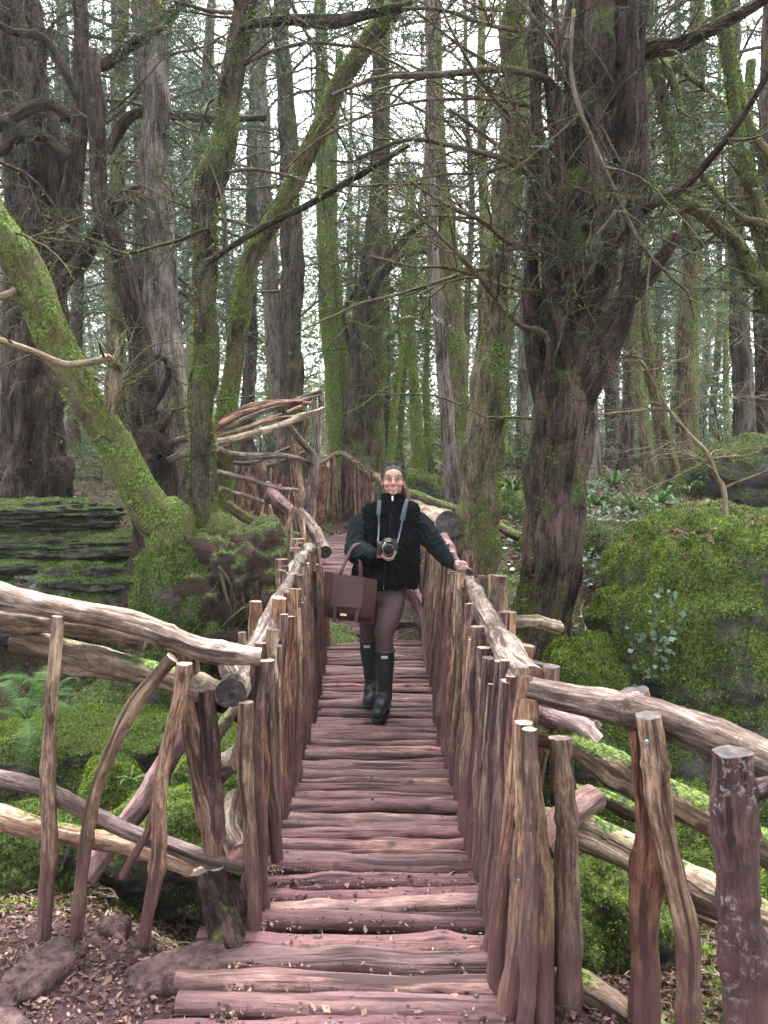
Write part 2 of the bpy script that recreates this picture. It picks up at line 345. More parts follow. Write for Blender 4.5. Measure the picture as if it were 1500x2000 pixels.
def rockmat(name, dark, mid, light, moss, crack=True, sc=1.0):
    k = NT(name, .85, .3); g = k.geo(); pos = g.outputs['Position']
    n1 = k.noise(pos, 6*sc, 8, .72, .4); n2 = k.noise(k.scale(pos, (1, 1, 4)), 5*sc, 6, .65, .3); cr = k.voro(k.scale(pos, (1, 1, 1.8)), 5, 'DISTANCE_TO_EDGE')
    c = k.ramp(k.math('MULTIPLY_ADD', n1, .6, k.math('MULTIPLY', n2, .45)), [(.42, dark), (.52, mid), (.64, light)])
    if crack: c = k.mix(k.ramp(cr, [(0, 1.0), (.03, 0.0)]), c, tuple(x*.4 for x in dark))
    nz = k.sep(g.outputs['Normal'])[2]
    mk = k.maprange(k.math('ADD', k.math('MULTIPLY', nz, .6), k.math('MULTIPLY_ADD', k.noise(pos, 3.5, 4, .6), 1.2, k.math('MULTIPLY', k.noise(pos, 16, 3), .3))), 1.25-moss, 1.45-moss)
    c = k.mix(mk, c, k.ramp(k.noise(pos, 50, 4, .7), [(p, tuple(x*.75 for x in cc)) for p, cc in MOSS_RAMP]))
    n = k.bump(k.math('ADD', n1, k.math('MULTIPLY', k.ramp(cr, [(0, 0.0), (.05, 1.0)]), .5)) if crack else n1, .05, .9)
    n = k.bump(k.math('MULTIPLY', mk, k.noise(pos, 80, 4, .7)), .03, .9, n)
    return k.done(c, n)
M['rock_moss'] = rockmat('moss_covered_rock', (.02, .019, .02), (.065, .058, .058), (.15, .135, .13), .62, False)
M['rock_ledge'] = rockmat('bare_ledge_rock', (.014, .013, .014), (.055, .048, .049), (.145, .128, .128), .30, False, 1.6)
M['rock_mud'] = rockmat('mud_stained_stone', (.032, .017, .017), (.098, .056, .055), (.20, .125, .118), -.16, False, 4.0)
M['earth'] = rockmat('root_bound_earth', (.012, .007, .005), (.036, .021, .016), (.085, .054, .042), .24, False)
def groundmat():
    k = NT('woodland_ground', .9, .25); g = k.geo(); pos = g.outputs['Position']; at = k.attr('gm'); s = k.sep(at.outputs['Vector'])
    n1 = k.noise(pos, 9, 6, .7); n2 = k.noise(pos, 45, 4, .7); n3 = k.noise(pos, 1.3, 4, .6)
    mudc = k.ramp(k.math('MULTIPLY_ADD', n1, .6, k.math('MULTIPLY', n2, .4)), [(.40, (.025, .012, .014)), (.51, (.064, .032, .035)), (.64, (.125, .070, .072))])
    lit = k.ramp(k.math('MULTIPLY_ADD', n1, .4, k.math('MULTIPLY', n2, .6)), [(.40, (.022, .011, .009)), (.5, (.075, .040, .033)), (.63, (.17, .105, .085))])
    c = k.mix(s[0], lit, mudc)
    mk = k.math('MULTIPLY', s[1], k.ramp(k.math('MULTIPLY_ADD', n3, .7, k.math('MULTIPLY', n1, .3)), [(.44, 0.0), (.54, 1.0)]))
    c = k.mix(mk, c, k.ramp(n2, [(p, tuple(x*.75 for x in cc)) for p, cc in MOSS_RAMP]))
    n4 = k.noise(pos, 170, 3, .7)
    c = k.hsv(c, .5, 1.0, k.maprange(n4, .3, .7, .6, 1.4))
    n = k.bump(k.math('ADD', n1, k.math('MULTIPLY_ADD', n2, .6, k.math('MULTIPLY', n4, .2))), .06, .95)
    return k.done(c, n, k.ramp(n1, [(.35, .45), (.6, .95)]))
M['ground'] = groundmat()
M['steel'] = plain('screw_steel', (.10, .09, .09), .45, .5, .7)
M['verdigris'] = plain('verdigris_screw', (.10, .36, .33), .6, .4, .3)

# ------------------------------------------------------------------ terrain
def ipl(y, xs, zs): return np.interp(y, xs, zs)
def height(x, y):
    x = np.asarray(x, float); y = np.asarray(y, float)
    zc = ipl(y, [-5, 1.6, 2.4, 2.75, 4, 5.4, 6.6, 7.9, 8.1, 13, 20, 40, 120], [-.06, -.055, -.06, -.35, -1, -.95, .02, .45, .52, .92, 1.75, 3.0, 5])
    zl = ipl(y, [-5, 2.6, 2.95, 4.3, 7.0, 7.7, 8.6, 20, 40, 120], [.05, .0, -.15, -.95, -.72, .3, 1.15, 2.2, 3.2, 5])
    zr = ipl(y, [-5, 2.0, 2.5, 4.4, 5.1, 6.5, 8, 10, 20, 40, 120], [.0, -.03, -.22, -1.0, -.85, .35, 1.05, 1.45, 2.2, 3.2, 5])
    near = 1-ss(2.4, 3.2, y)
    a0 = -1.6+near*.72; a1 = -.75+near*.26
    wl_ = 1-ss(0, 1, (x-a0)/(a1-a0)); wr_ = ss(.55-.1*near, 1.25-.35*near, x)
    far = ss(8.5, 13, y)
    wl_ = wl_*(1-far)+far*(1-ss(-3.2, -1.6, x)); wr_ = wr_*(1-far)+far*ss(-.2, 1.5, x)
    h = zl*wl_+zr*wr_+zc*(1-wl_-wr_)
    p = np.stack([x, y, x*0], -1)
    path = np.exp(-((x+.1)/.9)**2)*(1-ss(12, 15, y)) 
    amp = .05+.10*ss(2.6, 4.5, y)
    h = h+fbm(p*1.1, 4, 3)*amp*(1-.75*path)+fbm(p*7.0, 3, 9)*.012*(1+ss(3, 5, y))
    h = h+ss(14, 40, y)*fbm(p*.12, 3, 21)*.9
    return h
xs = np.concatenate([np.linspace(-110, -9, 34)[:-1], np.linspace(-9, 9, 226), np.linspace(9, 110, 34)[1:]])
ys = np.concatenate([np.linspace(-14, 1.2, 14)[:-1], np.linspace(1.2, 9, 118), np.linspace(9, 16, 60)[1:], np.linspace(16, 130, 60)[1:]])
GX, GY = np.meshgrid(xs, ys, indexing='ij'); GZ = height(GX, GY)
nx, ny = len(xs), len(ys); gi = np.arange(nx*ny).reshape(nx, ny)
mb = MB(); mb.add(np.stack([GX, GY, GZ], -1), np.stack([gi[:-1, :-1], gi[1:, :-1], gi[1:, 1:], gi[:-1, 1:]], -1).reshape(-1, 4))
ground = build(mb, 'ground', M['ground'], None, org=(0, 0, 0)); tag(ground, 'muddy woodland floor falling into a mossy ravine below the bridge', 'ground', kind='structure')
def mudmask(x, y):
    near = (1-ss(2.5, 3.0, y+.25*vn(np.stack([x*3, y*3, x*0], -1), 5)))*(1-ss(.5, .95, x))
    pathm = np.exp(-((x+.15)/.75)**2)*ss(6, 6.6, y)*(1-ss(12.5, 14, y))
    return np.clip(near+pathm, 0, 1)
gm = np.stack([mudmask(GX, GY), (1-mudmask(GX, GY))*np.clip(1-ss(9, 16, GY)*.55, 0, 1), GX*0], -1).reshape(-1, 3)
at = ground.data.attributes.new('gm', 'FLOAT_VECTOR', 'POINT'); at.data.foreach_set('vector', gm.astype(np.float32).ravel())

# ------------------------------------------------------------------ scatter tools
def tri_points(V, T, n, r, want=None):
    """n random points on triangles T, with normals"""
    a, b, c = V[T[:, 0]], V[T[:, 1]], V[T[:, 2]]
    cr = np.cross(b-a, c-a); ar = np.linalg.norm(cr, axis=1)+1e-12; nr = cr/ar[:, None]
    w = ar if want is None else ar*want
    k = r.choice(len(T), n, p=w/w.sum()); u, v = r.random(n), r.random(n); f = u+v > 1; u[f] = 1-u[f]; v[f] = 1-v[f]
    return a[k]+(b-a)[k]*u[:, None]+(c-a)[k]*v[:, None], nr[k]
def unit(v): return v/(np.linalg.norm(v, axis=-1, keepdims=True)+1e-12)
def blades(mb, pts, nrm, ln, wd, r, droop=.35, m=0, spread=.7):
    n = len(pts); d = unit(nrm+r.normal(0, spread, (n, 3))*.8); d[:, 2] -= droop*r.random(n); d = unit(d)
    s = unit(np.cross(d, r.normal(0, 1, (n, 3)))); L = ln*r.uniform(.5, 1.3, (n, 1)); Wd = wd*r.uniform(.6, 1.3, (n, 1))
    b = pts-nrm*.006
    V = np.stack([b-s*Wd, b+s*Wd, b+d*L], 1); mb.add(V, np.arange(n*3).reshape(-1, 3), m)
def quads(mb, c, u, v, m=0, bend=None):
    """leaf quads: pointed rhombus, fold along the middle"""
    n = len(c); nn = unit(np.cross(u, v)); b = 0 if bend is None else bend[:, None]*nn
    V = np.stack([c-u, c+v*.9-u*.1+b, c+u, c-v*.9-u*.1+b], 1)
    i = np.arange(n)[:, None]*4
    mb.add(V, np.concatenate([i+np.array([[0, 2, 1]]), i+np.array([[0, 3, 2]])], 0), m)
_ico = {}
def ico(sub):
    if sub not in _ico:
        bm = bmesh.new(); bmesh.ops.create_icosphere(bm, subdivisions=sub, radius=1)
        _ico[sub] = (np.array([v.co[:] for v in bm.verts]), np.array([[v.index for v in f.verts] for f in bm.faces])); bm.free()
    return _ico[sub]
def boulder(name, label, c, rad, seed, mat, sub=5, lump=.16, fine=.04, moss=0, mossmat='moss', square=0.0, layers=0.0, cat='rock', group=None, rotz=0.0, blade=.024, upb=.2, kind=None):
    r = np.random.default_rng(seed); V, T = ico(sub); D = V.copy()
    if square > 0: D = D/(np.abs(D)**(2+square*6)).sum(1, keepdims=True)**(1/(2+square*6))
    s = 1+lump*fbm(V*1.3+seed*3.1, 4, seed)+fine*fbm(V*6+seed, 3, seed+5)
    if layers > 0:
        q = (V[:, 2]*layers+.35*vn(V*1.5+seed, seed)); s = s-.09*np.exp(-((q-np.round(q))/.12)**2)+.06*(vn(np.stack([np.round(q)*3.7, V[:, 0]*.8, V[:, 1]*.8], -1), seed+2))
    if moss: s = s+.07*(np.abs(vn(V*np.asarray(rad)*4.2+seed, seed+9))-.35)*2
    D = D*s[:, None]*np.asarray(rad)
    ca, sa = math.cos(rotz), math.sin(rotz); D = np.stack([D[:, 0]*ca-D[:, 1]*sa, D[:, 0]*sa+D[:, 1]*ca, D[:, 2]], -1)
    D = D+np.asarray(c)
    if moss:   # lumpy cushions of moss on the upper faces
        nz = unit(D-np.asarray(c)); D = D+nz*(np.clip(nz[:, 2:3]+.5, 0, 1)*(np.abs(vn(D*6.5, seed+8))*.055+np.abs(vn(D*14, seed+7))*.022)[:, None])
    if moss:
        o = thing(name, label, cat, (c[0], c[1], c[2]-rad[2]), group)
        mb = MB(); mb.add(D, T); build(mb, 'stone', mat, o)
        a, b, cc = D[T[:, 0]], D[T[:, 1]], D[T[:, 2]]; nr = unit(np.cross(b-a, cc-a))
        ctr = (a+b+cc)/3; want = np.clip(nr[:, 2]+upb+.55*fbm(ctr*2.6, 3, 77), 0.0, 1.2)*(nr[:, 1] < .75)
        pts, nn = tri_points(D, T, moss, r, want+1e-6)
        mb = MB(); blades(mb, pts, nn, blade, .0055*blade/.024, r, .5)
        tag(build(mb, 'moss', M[mossmat], o, smooth=False), kind='stuff')
        return o
    mb = MB(); mb.add(D, T); o = build(mb, name, mat); tag(o, label, cat, group, kind); return o
# right bank
boulder('boulder', 'huge moss covered boulder rising beside the bridge on the right', (2.47, 5.15, .10), (.76, .78, 1.20), 11, M['rock_moss'], 6, .17, .05, 95000, 'moss', .25, upb=.42, cat='boulder')
boulder('boulder', 'rounded bright mossy boulder beside the tall split yew trunk', (1.27, 4.75, -.13), (.27, .34, .66), 12, M['rock_moss'], 5, .14, .05, 26000, 'moss', .1, upb=.5, cat='boulder')
boulder('boulder', 'small mossy hump on the leafy slope above the mossy boulder', P(1250, 1110, 6.3)+[0, .1, -.15], (.30, .3, .34), 13, M['rock_moss'], 4, .2, .06, 14000, 'moss', upb=.5, cat='boulder')
boulder('boulder', 'little moss tuffet below the leafy slope beside huge boulder', P(1205, 1195, 5.9)+[0, .1, -.15], (.20, .2, .28), 14, M['rock_moss'], 4, .2, .06, 8000, 'moss', upb=.5, cat='boulder')
boulder('boulder', 'dark mossy rock face under the strap leaved ferns', P(1140, 1070, 7.6)+[0, .2, -.3], (.62, .5, .55), 15, M['rock_moss'], 5, .2, .06, 16000, 'moss_dark', .2, upb=.35, cat='boulder')
boulder('boulder', 'mossy mound crowned by the leaning bare sapling', P(1400, 1030, 6.6)+[.1, .3, -.35], (.75, .6, .55), 16, M['rock_moss'], 5, .18, .05, 22000, 'moss', upb=.5, cat='boulder')
boulder('boulder', 'mossy rock behind the slender brown trunk and mossy rail', P(985, 985, 9.0)+[0, .2, -.25], (.40, .4, .45), 17, M['rock_moss'], 4, .2, .06, 9000, 'moss', upb=.5, cat='boulder')
boulder('boulder', 'ivy dark mossy rock just past the person on the path bank', P(815, 935, 11)+[0, .2, -.3], (.42, .4, .42), 18, M['rock_moss'], 4, .2, .06, 8000, 'moss_dark', upb=.5, cat='boulder')
boulder('boulder', 'broad dark mossy rock at the right edge behind the sapling', P(1465, 900, 9.5)+[.3, .2, -.2], (.9, .6, .55), 19, M['rock_moss'], 5, .2, .06, 12000, 'moss_dark', .2, upb=.4, cat='boulder')
boulder('boulder', 'steep mossy rock in the ravine seen between right fence posts', (1.55, 4.0, -.78), (.42, .4, .62), 20, M['rock_moss'], 5, .2, .06, 24000, 'moss', .1, upb=.5, cat='boulder')
boulder('boulder', 'low mossy stone under the lowest right fence rail', (.86, 2.95, -.36), (.26, .3, .34), 21, M['rock_moss'], 5, .2, .06, 16000, 'moss', .1, upb=.6, cat='boulder', blade=.02)
boulder('boulder', 'bare streaked rock face at the right frame edge', (3.05, 6.0, .1), (.75, .7, .95), 22, M['rock_ledge'], 5, .2, .06, 5000, 'moss_dark', .4, 3.0, upb=-.3, cat='boulder')
# left bank
for k, (px, py, d, rx, ry, rz, lab, ms) in enumerate([
    (70, 1010, 8.4, .95, .5, .17, 'uppermost bare slab of the left rock ledge', 3500), (120, 1065, 8.2, 1.05, .5, .16, 'second bare slab down in the left rock ledge', 3000),
    (60, 1115, 8.05, 1.0, .5, .15, 'third grey slab of the left rock ledge', 4000), (215, 1150, 7.8, .85, .5, .25, 'broad mossy block at the foot of the left rock ledge', 14000),
    (40, 1190, 7.6, .75, .5, .30, 'deep green mossy block low on the left rock ledge', 14000)]):
    boulder('ledge_slab', lab, P(px, py, d), (rx, ry, rz), 30+k, M['rock_ledge'], 6, .22, .08, ms*2, 'moss_dark', .35, 1.5, cat='rock', group='slabs of the left rock ledge', upb=.15)
boulder('boulder', 'long flat mossy rock in the ravine below left fence', P(95, 1500, 5.3)+[0, .2, -.05], (.78, .5, .34), 40, M['rock_moss'], 6, .14, .05, 34000, 'moss', .3, upb=.35, cat='boulder')
boulder('boulder', 'small round mossy rock between the left fence sticks', P(222, 1560, 4.7), (.19, .2, .26), 41, M['rock_moss'], 5, .14, .05, 15000, 'moss', upb=.6, cat='boulder', blade=.02)
boulder('boulder', 'mossy hump of bank at the far left edge behind fence', P(10, 1690, 3.4)+[-.05, .1, -.12], (.34, .3, .30), 42, M['rock_moss'], 5, .2, .05, 20000, 'moss_dark', upb=.4, cat='boulder', blade=.02)
boulder('boulder', 'upright moss draped rock below the leaning trunk', P(335, 1240, 6.05)+[0, .15, -.35], (.30, .35, 1.0), 43, M['rock_moss'], 5, .18, .05, 30000, 'moss_dark', .3, upb=.55, cat='boulder', blade=.03)
boulder('boulder', 'mossy rock in the gap under the left bridge rail', P(440, 1560, 4.2)+[-.05, .1, -.05], (.34, .35, .45), 44, M['rock_moss'], 5, .2, .05, 22000, 'moss', upb=.5, cat='boulder', blade=.02)
boulder('boulder', 'green mossy rock low beside the diagonal prop log', P(340, 1640, 3.75)+[0, .1, -.1], (.40, .3, .30), 45, M['rock_moss'], 5, .2, .05, 22000, 'moss', upb=.5, cat='boulder', blade=.02)
boulder('boulder', 'shaded mossy rock deep in the hollow under the root mound', P(280, 1420, 6.2)+[0, .3, -.2], (.6, .4, .5), 46, M['rock_ledge'], 5, .2, .06, 9000, 'moss_dark', .3, upb=.2, cat='boulder')
# near stones trodden into the mud
for lab, c, rad, rz, sd in [('flat mud stained stone beside the broken corner stump', (-.665, 2.31, .005), (.145, .085, .05), .55, 50), ('upright mud stained stone at the bottom left corner', (-1.06, 2.26, .0), (.07, .14, .06), -.3, 51),
    ('small pale stone beside the leaning left stick', (-.93, 2.52, .02), (.05, .05, .04), 0, 52), ('smooth pinkish stone cut by the bottom left frame edge', (-1.03, 2.0, .0), (.05, .13, .04), .9, 53),
    ('flat stone where the lower deck meets the path', (-.33, 6.95, .10), (.14, .09, .05), .1, 54), ('second flat stone at the top of the lower deck', (-.05, 7.0, .12), (.13, .08, .045), -.1, 55), ('third flat stone on the path behind the knee', (.2, 7.1, .15), (.10, .07, .04), .2, 56)]:
    c = (c[0], c[1], float(height(c[0], c[1]))+rad[2]*.15)
    boulder('stone', lab, c, rad, sd, M['rock_mud'], 4, .20, .05, 0, square=.45, cat='stone', rotz=rz)
# earth that holds the left trees
o = boulder('root_mound', 'dark earth mound bound by roots under the mossy trees', (-1.40, 6.55, .30), (.62, .60, .82), 60, M['earth'], 6, .22, .09, 9000, 'moss_dark', .1, cat='mound', upb=.1)
r = np.random.default_rng(61)
for k in range(22):
    a = r.uniform(-2.9, .2); th = .25; q = []; da = r.normal(0, .09)
    for j in range(9):
        q.append(np.array([-1.40+.60*math.sin(th)*math.cos(a), 6.55+.60*math.sin(th)*math.sin(a), .30+.80*math.cos(th)])+r.normal(0, .022, 3)); th += r.uniform(.14, .26); a += da+r.normal(0, .10)
    rr = r.uniform(.008, .034); mb = MB(); tubes(mb, smooth_path(q, 20), np.linspace(rr, rr*.3, 20), 7, 0, .2, 6, seed=k); build(mb, 'root', M['bark_yewmoss'], o)
boulder('earth_bank', 'bare earth bank under the far end of the bridge', (-.55, 7.0, -.35), (.75, .5, .55), 62, M['earth'], 5, .2, .09, 0, cat='bank', kind='structure')

# ------------------------------------------------------------------ litter, moss and twigs on the ground (nobody could count these)
def ground_normal(x, y):
    e = .05; gx = (height(x+e, y)-height(x-e, y))/(2*e); gy = (height(x, y+e)-height(x, y-e))/(2*e); return unit(np.stack([-gx, -gy, np.ones_like(gx)], -1))
def scatter_xy(n, r, d0, d1, keep):
    """points spread evenly over the picture's ground, kept by a mask of the place"""
    y = np.exp(r.uniform(np.log(d0), np.log(d1), n)); x = r.uniform(-.60, .60, n)*y*1.05
    k = r.random(n) < keep(x, y); return x[k], y[k]
def mossmask(x, y): return ss(.12, .42, fbm(np.stack([x*1.3, y*1.3, x*0], -1), 4, 14))*(1-mudmask(x, y))
r = np.random.default_rng(70)
x, y = scatter_xy(115000, r, 2.1, 26, lambda x, y: np.clip((1-.75*mossmask(x, y))*(1-.88*mudmask(x, y)), 0, 1)*(1-.97*((np.abs(x+.05) < .48) & (y < 6.8))))
z = height(x, y); nn = ground_normal(x, y); c = np.stack([x, y, z], -1)+nn*r.uniform(.004, .02, (len(x), 1))
d = unit(nn+r.normal(0, .35, (len(x), 3))); u = unit(np.cross(d, r.normal(0, 1, (len(x), 3)))); v = np.cross(d, u)
s = r.uniform(.012, .032, (len(x), 1))*np.clip(.34+y[:, None]*.11, .5, 1.6)
mb = MB(); quads(mb, c, u*s, v*s*r.uniform(.45, .75, (len(x), 1)), 0, r.uniform(-.005, .014, len(x)))
tag(build(mb, 'leaf_litter', M['litter'], None, smooth=False, org=(0, 0, 0)), 'brown fallen leaves strewn over the banks and woodland floor', 'leaf litter', kind='stuff')
x, y = scatter_xy(190000, r, 2.4, 13, mossmask); k = (np.abs(x+.05) > .5) | (y > 6.8); x, y = x[k], y[k]
nn = ground_normal(x, y); pts = np.stack([x, y, height(x, y)], -1)
mb = MB(); blades(mb, pts, nn, .026, .006, r, .3)
tag(build(mb, 'ground_moss', M['moss'], None, smooth=False, org=(0, 0, 0)), 'green moss growing over the ravine sides and woodland floor', 'moss', kind='stuff')
n = 1500; y = np.exp(r.uniform(np.log(2.1), np.log(14), n)); x = r.uniform(-.58, .58, n)*y; k = ((np.abs(x+.05) > .5) | (y > 6.8)) & (r.random(n) < 1-.8*mudmask(x, y)); x, y = x[k], y[k]; n = len(x)
a = r.uniform(0, 6.28, n); L = r.uniform(.05, .32, n)*np.clip(y/5, .35, 1.5); K = 5; t = np.linspace(-.5, .5, K)
X = x[:, None]+np.cos(a)[:, None]*L[:, None]*t+r.normal(0, .012, (n, K)); Y = y[:, None]+np.sin(a)[:, None]*L[:, None]*t+r.normal(0, .012, (n, K))
Z = height(X, Y)+.008+r.uniform(0, .03, (n, K))
mb = MB(); tubes(mb, np.stack([X, Y, Z], -1), np.repeat((r.uniform(.0015, .005, n)*np.clip(y/4, .6, 1.5))[:, None], K, 1), 4)
tag(build(mb, 'twig_litter', M['twig_pale'], None, org=(0, 0, 0)), 'thin dead twigs lying scattered on the woodland floor', 'twigs', kind='stuff')
# crumbs of soil, chips and small leaves trodden on the deck and the mud
n = 6500; y = r.uniform(1.9, 3.0, n); x = np.where(r.random(n) < .8, r.uniform(-1.5, -.4, n), r.uniform(-.5, .4, n)); z = np.maximum(height(x, y), np.where((x > -.5) & (x < .4), -.012, -9))+.004
c = np.stack([x, y, z], -1); d = unit(np.array([0, 0, 1])+r.normal(0, .4, (n, 3))); u = unit(np.cross(d, r.normal(0, 1, (n, 3)))); v = np.cross(d, u); s = r.uniform(.003, .011, (n, 1))*np.where(r.random((n, 1)) < .12, 2.0, 1.0)
mb = MB(); quads(mb, c, u*s, v*s*.6, 0, r.uniform(0, .004, n))
tag(build(mb, 'trodden_debris', M['litter'], None, smooth=False, org=(0, 0, 0)), 'crumbs of bark and leaf trodden into the mud', 'debris', kind='stuff')

# leaves caught on the mossy tops
r = np.random.default_rng(75); L_ = []
for (cx, cy, cz), (rx, ry, rz), n in (((2.47, 5.15, .10), (.76, .78, 1.20), 700), ((1.27, 4.75, -.13), (.27, .34, .66), 60)):
    a = r.uniform(0, 6.283, n); q = np.sqrt(r.random(n))*.75; x = cx+rx*q*np.cos(a); y = cy+ry*q*np.sin(a)-.1; z = cz+rz*np.sqrt(np.clip(1-q**2, 0, 1))+.07; L_.append(np.stack([x, y, z], -1))
from mathutils.bvhtree import BVHTree
tops = [c for c in COL.objects if c.name.startswith('stone') and c.parent and c.parent.name.startswith('boulder')]
bv = []
for c in tops:
    me = c.data; vv = np.zeros(len(me.vertices)*3, np.float32); me.vertices.foreach_get('co', vv); vv = vv.reshape(-1, 3)+ORG[c]; ff = np.zeros(len(me.loops), np.int32); me.loops.foreach_get('vertex_index', ff); bv.append(BVHTree.FromPolygons(vv.tolist(), ff.reshape(-1, 3).tolist()))
pts = np.vstack(L_); x0 = r.uniform(.9, 3.4, 1500); y0 = r.uniform(4.6, 7.5, 1500); pts = np.vstack([pts, np.stack([x0, y0, np.full(1500, 3.0)], -1)]); out = []
for p in pts:
    best = None
    for b in bv:
        h = b.ray_cast(Vector((p[0], p[1], 4.0)), Vector((0, 0, -1)))
        if h[0] is not None and (best is None or h[0].z > best[0].z): best = h
    if best is not None and best[1].z > .55 and best[0].z > float(height(p[0], p[1])): out.append((*best[0], *best[1]))
out = np.array(out); n = len(out); keep = fbm(out[:, :3]*2.2, 2, 5) > -.25; out = out[keep]; n = len(out); nn = out[:, 3:]; d = unit(nn+r.normal(0, .4, (n, 3))); u = unit(np.cross(d, r.normal(0, 1, (n, 3)))); v = np.cross(d, u); s_ = r.uniform(.014, .032, (n, 1))
mb = MB(); quads(mb, out[:, :3]+nn*.022, u*s_, v*s_*.6, 0, r.uniform(-.004, .012, n)); tag(build(mb, 'leaf_litter', M['litter'], None, smooth=False, org=(0, 0, 0)), 'brown leaves caught on the tops of the mossy boulders', 'leaf litter', kind='stuff')

# ------------------------------------------------------------------ the bridge
def zdeck(y): return float(np.interp(y, [1, 5, 6.8], [0, 0.0, .15]))
R_ = random.Random(5)
deck = thing('footbridge_deck', 'lower bridge deck of mud coloured round logs underfoot', 'bridge deck', (-.05, 4.2, -.1))
sm = bpy.data.meshes.new('screw'); _b = bmesh.new(); bmesh.ops.create_cone(_b, cap_ends=True, segments=8, radius1=.009, radius2=.006, depth=.008); _b.to_mesh(sm); _b.free(); sm.materials.append(M['steel'])
sv = sm.copy(); sv.materials.clear(); sv.materials.append(M['verdigris'])
def xl_deck(y): return float(np.interp(y, [1.5, 2.0, 2.6, 2.75, 3.2, 5, 6.8], [-.72, -.66, -.56, -.50, -.50, -.455, -.56]))
def xr_deck(y): return float(np.interp(y, [1.5, 2.9, 5, 6.8], [.385, .40, .40, .42]))
y = 1.72; k = 0
while y < 6.78:
    sp = float(np.interp(y, [1.7, 2.7, 3.1, 3.8, 4.6, 6.8], [.100, .098, .094, .090, .084, .078]))*R_.uniform(.86, 1.14)
    rad = sp*.445*R_.uniform(.84, 1.08)
    n = 15; t = np.linspace(0, 1, n); a, b = xl_deck(y)+R_.uniform(-.05, .03), xr_deck(y)+R_.uniform(-.03, .035)
    bend = R_.uniform(-.028, .028)*np.sin(t*math.pi)+.014*fbm(np.stack([t*2.5, t*0+k*3.3, t*0], -1), 2, 4)
    zz = zdeck(y)-rad+R_.uniform(-.012, .012)+.010*fbm(np.stack([t*2.2, t*0+k*2.1, t*0+5], -1), 2, 6)
    pts = np.stack([a+(b-a)*t, y+sp/2+bend+R_.uniform(-.026, .026)*(t-.5)*2, zz+0*t], -1)
    Rr = rad*(1+.13*fbm(np.stack([t*3.5, t*0+k*1.7, t*0+9], -1), 3, 8)+R_.uniform(-.15, .15)*(t-.5))
    for q in range(R_.choice((0, 1, 1, 2))): Rr = Rr*(1+R_.uniform(.06, .18)*np.exp(-((t-R_.uniform(.1, .9))/.05)**2))
    if y < 5: q = smooth_path(np.hstack([pts, Rr[:, None]]), 44 if y < 3.6 else 30); mb = MB(); tubes(mb, q[:, :3], q[:, 3], 18 if y < 3.6 else 14, 0, .10, 6, cap=1, seed=k+200, ridge=(.0038, 50, .10))
    else: mb = MB(); tubes(mb, pts, Rr, 12, 0, .09, 6, cap=1, seed=k+200)
    lo = build(mb, 'log', [M['deck_old'] if R_.random() < .3 else M['deck'], M['cut']], deck, True, 1)
    if y < 5:
        for sx in (.16, .5, .86):
            if R_.random() < .62:
                i = int(sx*(n-1)); so = link('screw', sm, lo, pts[i]+[0, R_.uniform(-.01, .01), Rr[i]*.99])
    y += sp; k += 1
# bearers below the deck
for sx in (-.3, .25): log('bearer', [(sx, 2.4, -.16), (sx-.02, 4.5, -.15), (sx-.05, 6.9, -.02)], .07, .07, deck, [M['post_dark'], M['cut']], 16, 10)
log('kerb_log', PP((800, 1160, 7.0), (822, 1195, 6.9), (832, 1240, 6.5), (836, 1300, 5.95)), .04, .035, deck, [M['deck'], M['cut_pink']])
log('kerb_log', PP((806, 1150, 7.4), (824, 1175, 7.2), (838, 1200, 7.0)), .04, .035, deck, [M['rail_mud'], M['cut_pink']])

def rail_fn(pts):
    pts = np.asarray(pts); 
    return lambda y: np.array([np.interp(y, pts[:, 1], pts[:, i]) for i in range(3)])
def stick(parent, base, top, r0, r1, mat=None, knots=True, cut=None, n=14, bow=.02, sides=9):
    base = np.asarray(base, float); top = np.asarray(top, float)
    mat = mat or R_.choice(['post', 'post', 'post_dark', 'post_dark', 'post_red'])
    mid = (base+top)/2+np.array([R_.uniform(-bow, bow), R_.uniform(-bow, bow), 0])
    return log('post', [base, mid, top], r0, r1, parent, [M[mat], M[cut or R_.choice(['cut', 'cut', 'cut_dark', 'cut_pink'])]], n, sides, .22, rs=7, wob=.014)
# left railing
LR = np.array([(-.535, 2.50, .80), (-.525, 3.03, .86), (-.535, 3.77, .905), (-.566, 4.67, .955), (-.62, 5.8, .97), (-.68, 6.9, .975)])
lrail = thing('railing', 'stick railing along the left side of the lower bridge', 'railing', (-.5, 4.5, 0))
fl = rail_fn(LR)
log('rail', [P(450, 1350, 2.47), P(478, 1300, 2.8), *[fl(v) for v in (3.2, 3.7, 4.2, 4.75)]], .050, .034, lrail, [M['rail'], M['cut_dark']], 30, 12, .2, seed=31, wob=.01)
log('rail', [fl(4.55)+[-.03, 0, .0], fl(5.4)+[-.02, 0, .03], fl(6.3)+[.01, 0, .03], fl(6.9)+[.02, 0, .0]], .048, .040, lrail, [M['rail'], M['cut_pink']], 22, 12, .2, seed=35, wob=.012)
yy = 2.52; k = 0
while yy < 6.95:
    rr = R_.uniform(.017, .031); top = fl(yy)
    ins = R_.choice((-1, 1, 1)) 
    bx = -.475+R_.uniform(-.03, .02)+(-.07 if ins < 0 else 0)-.03*max(0, yy-5)
    th = top[2]+R_.choice((-.05, -.02, .02, .05, .09))+R_.uniform(-.03, .03)
    tx = top[0]+(.065 if ins > 0 else -.06)+R_.uniform(-.01, .015)
    stick(lrail, (bx, yy+R_.uniform(-.05, .05), zdeck(yy)-R_.uniform(.06, .25)), (tx, yy+R_.uniform(-.06, .06), th), rr*1.08, rr*.88)
    yy += rr*R_.uniform(1.5, 2.6)*(1.35 if yy < 3.2 else 1); k += 1
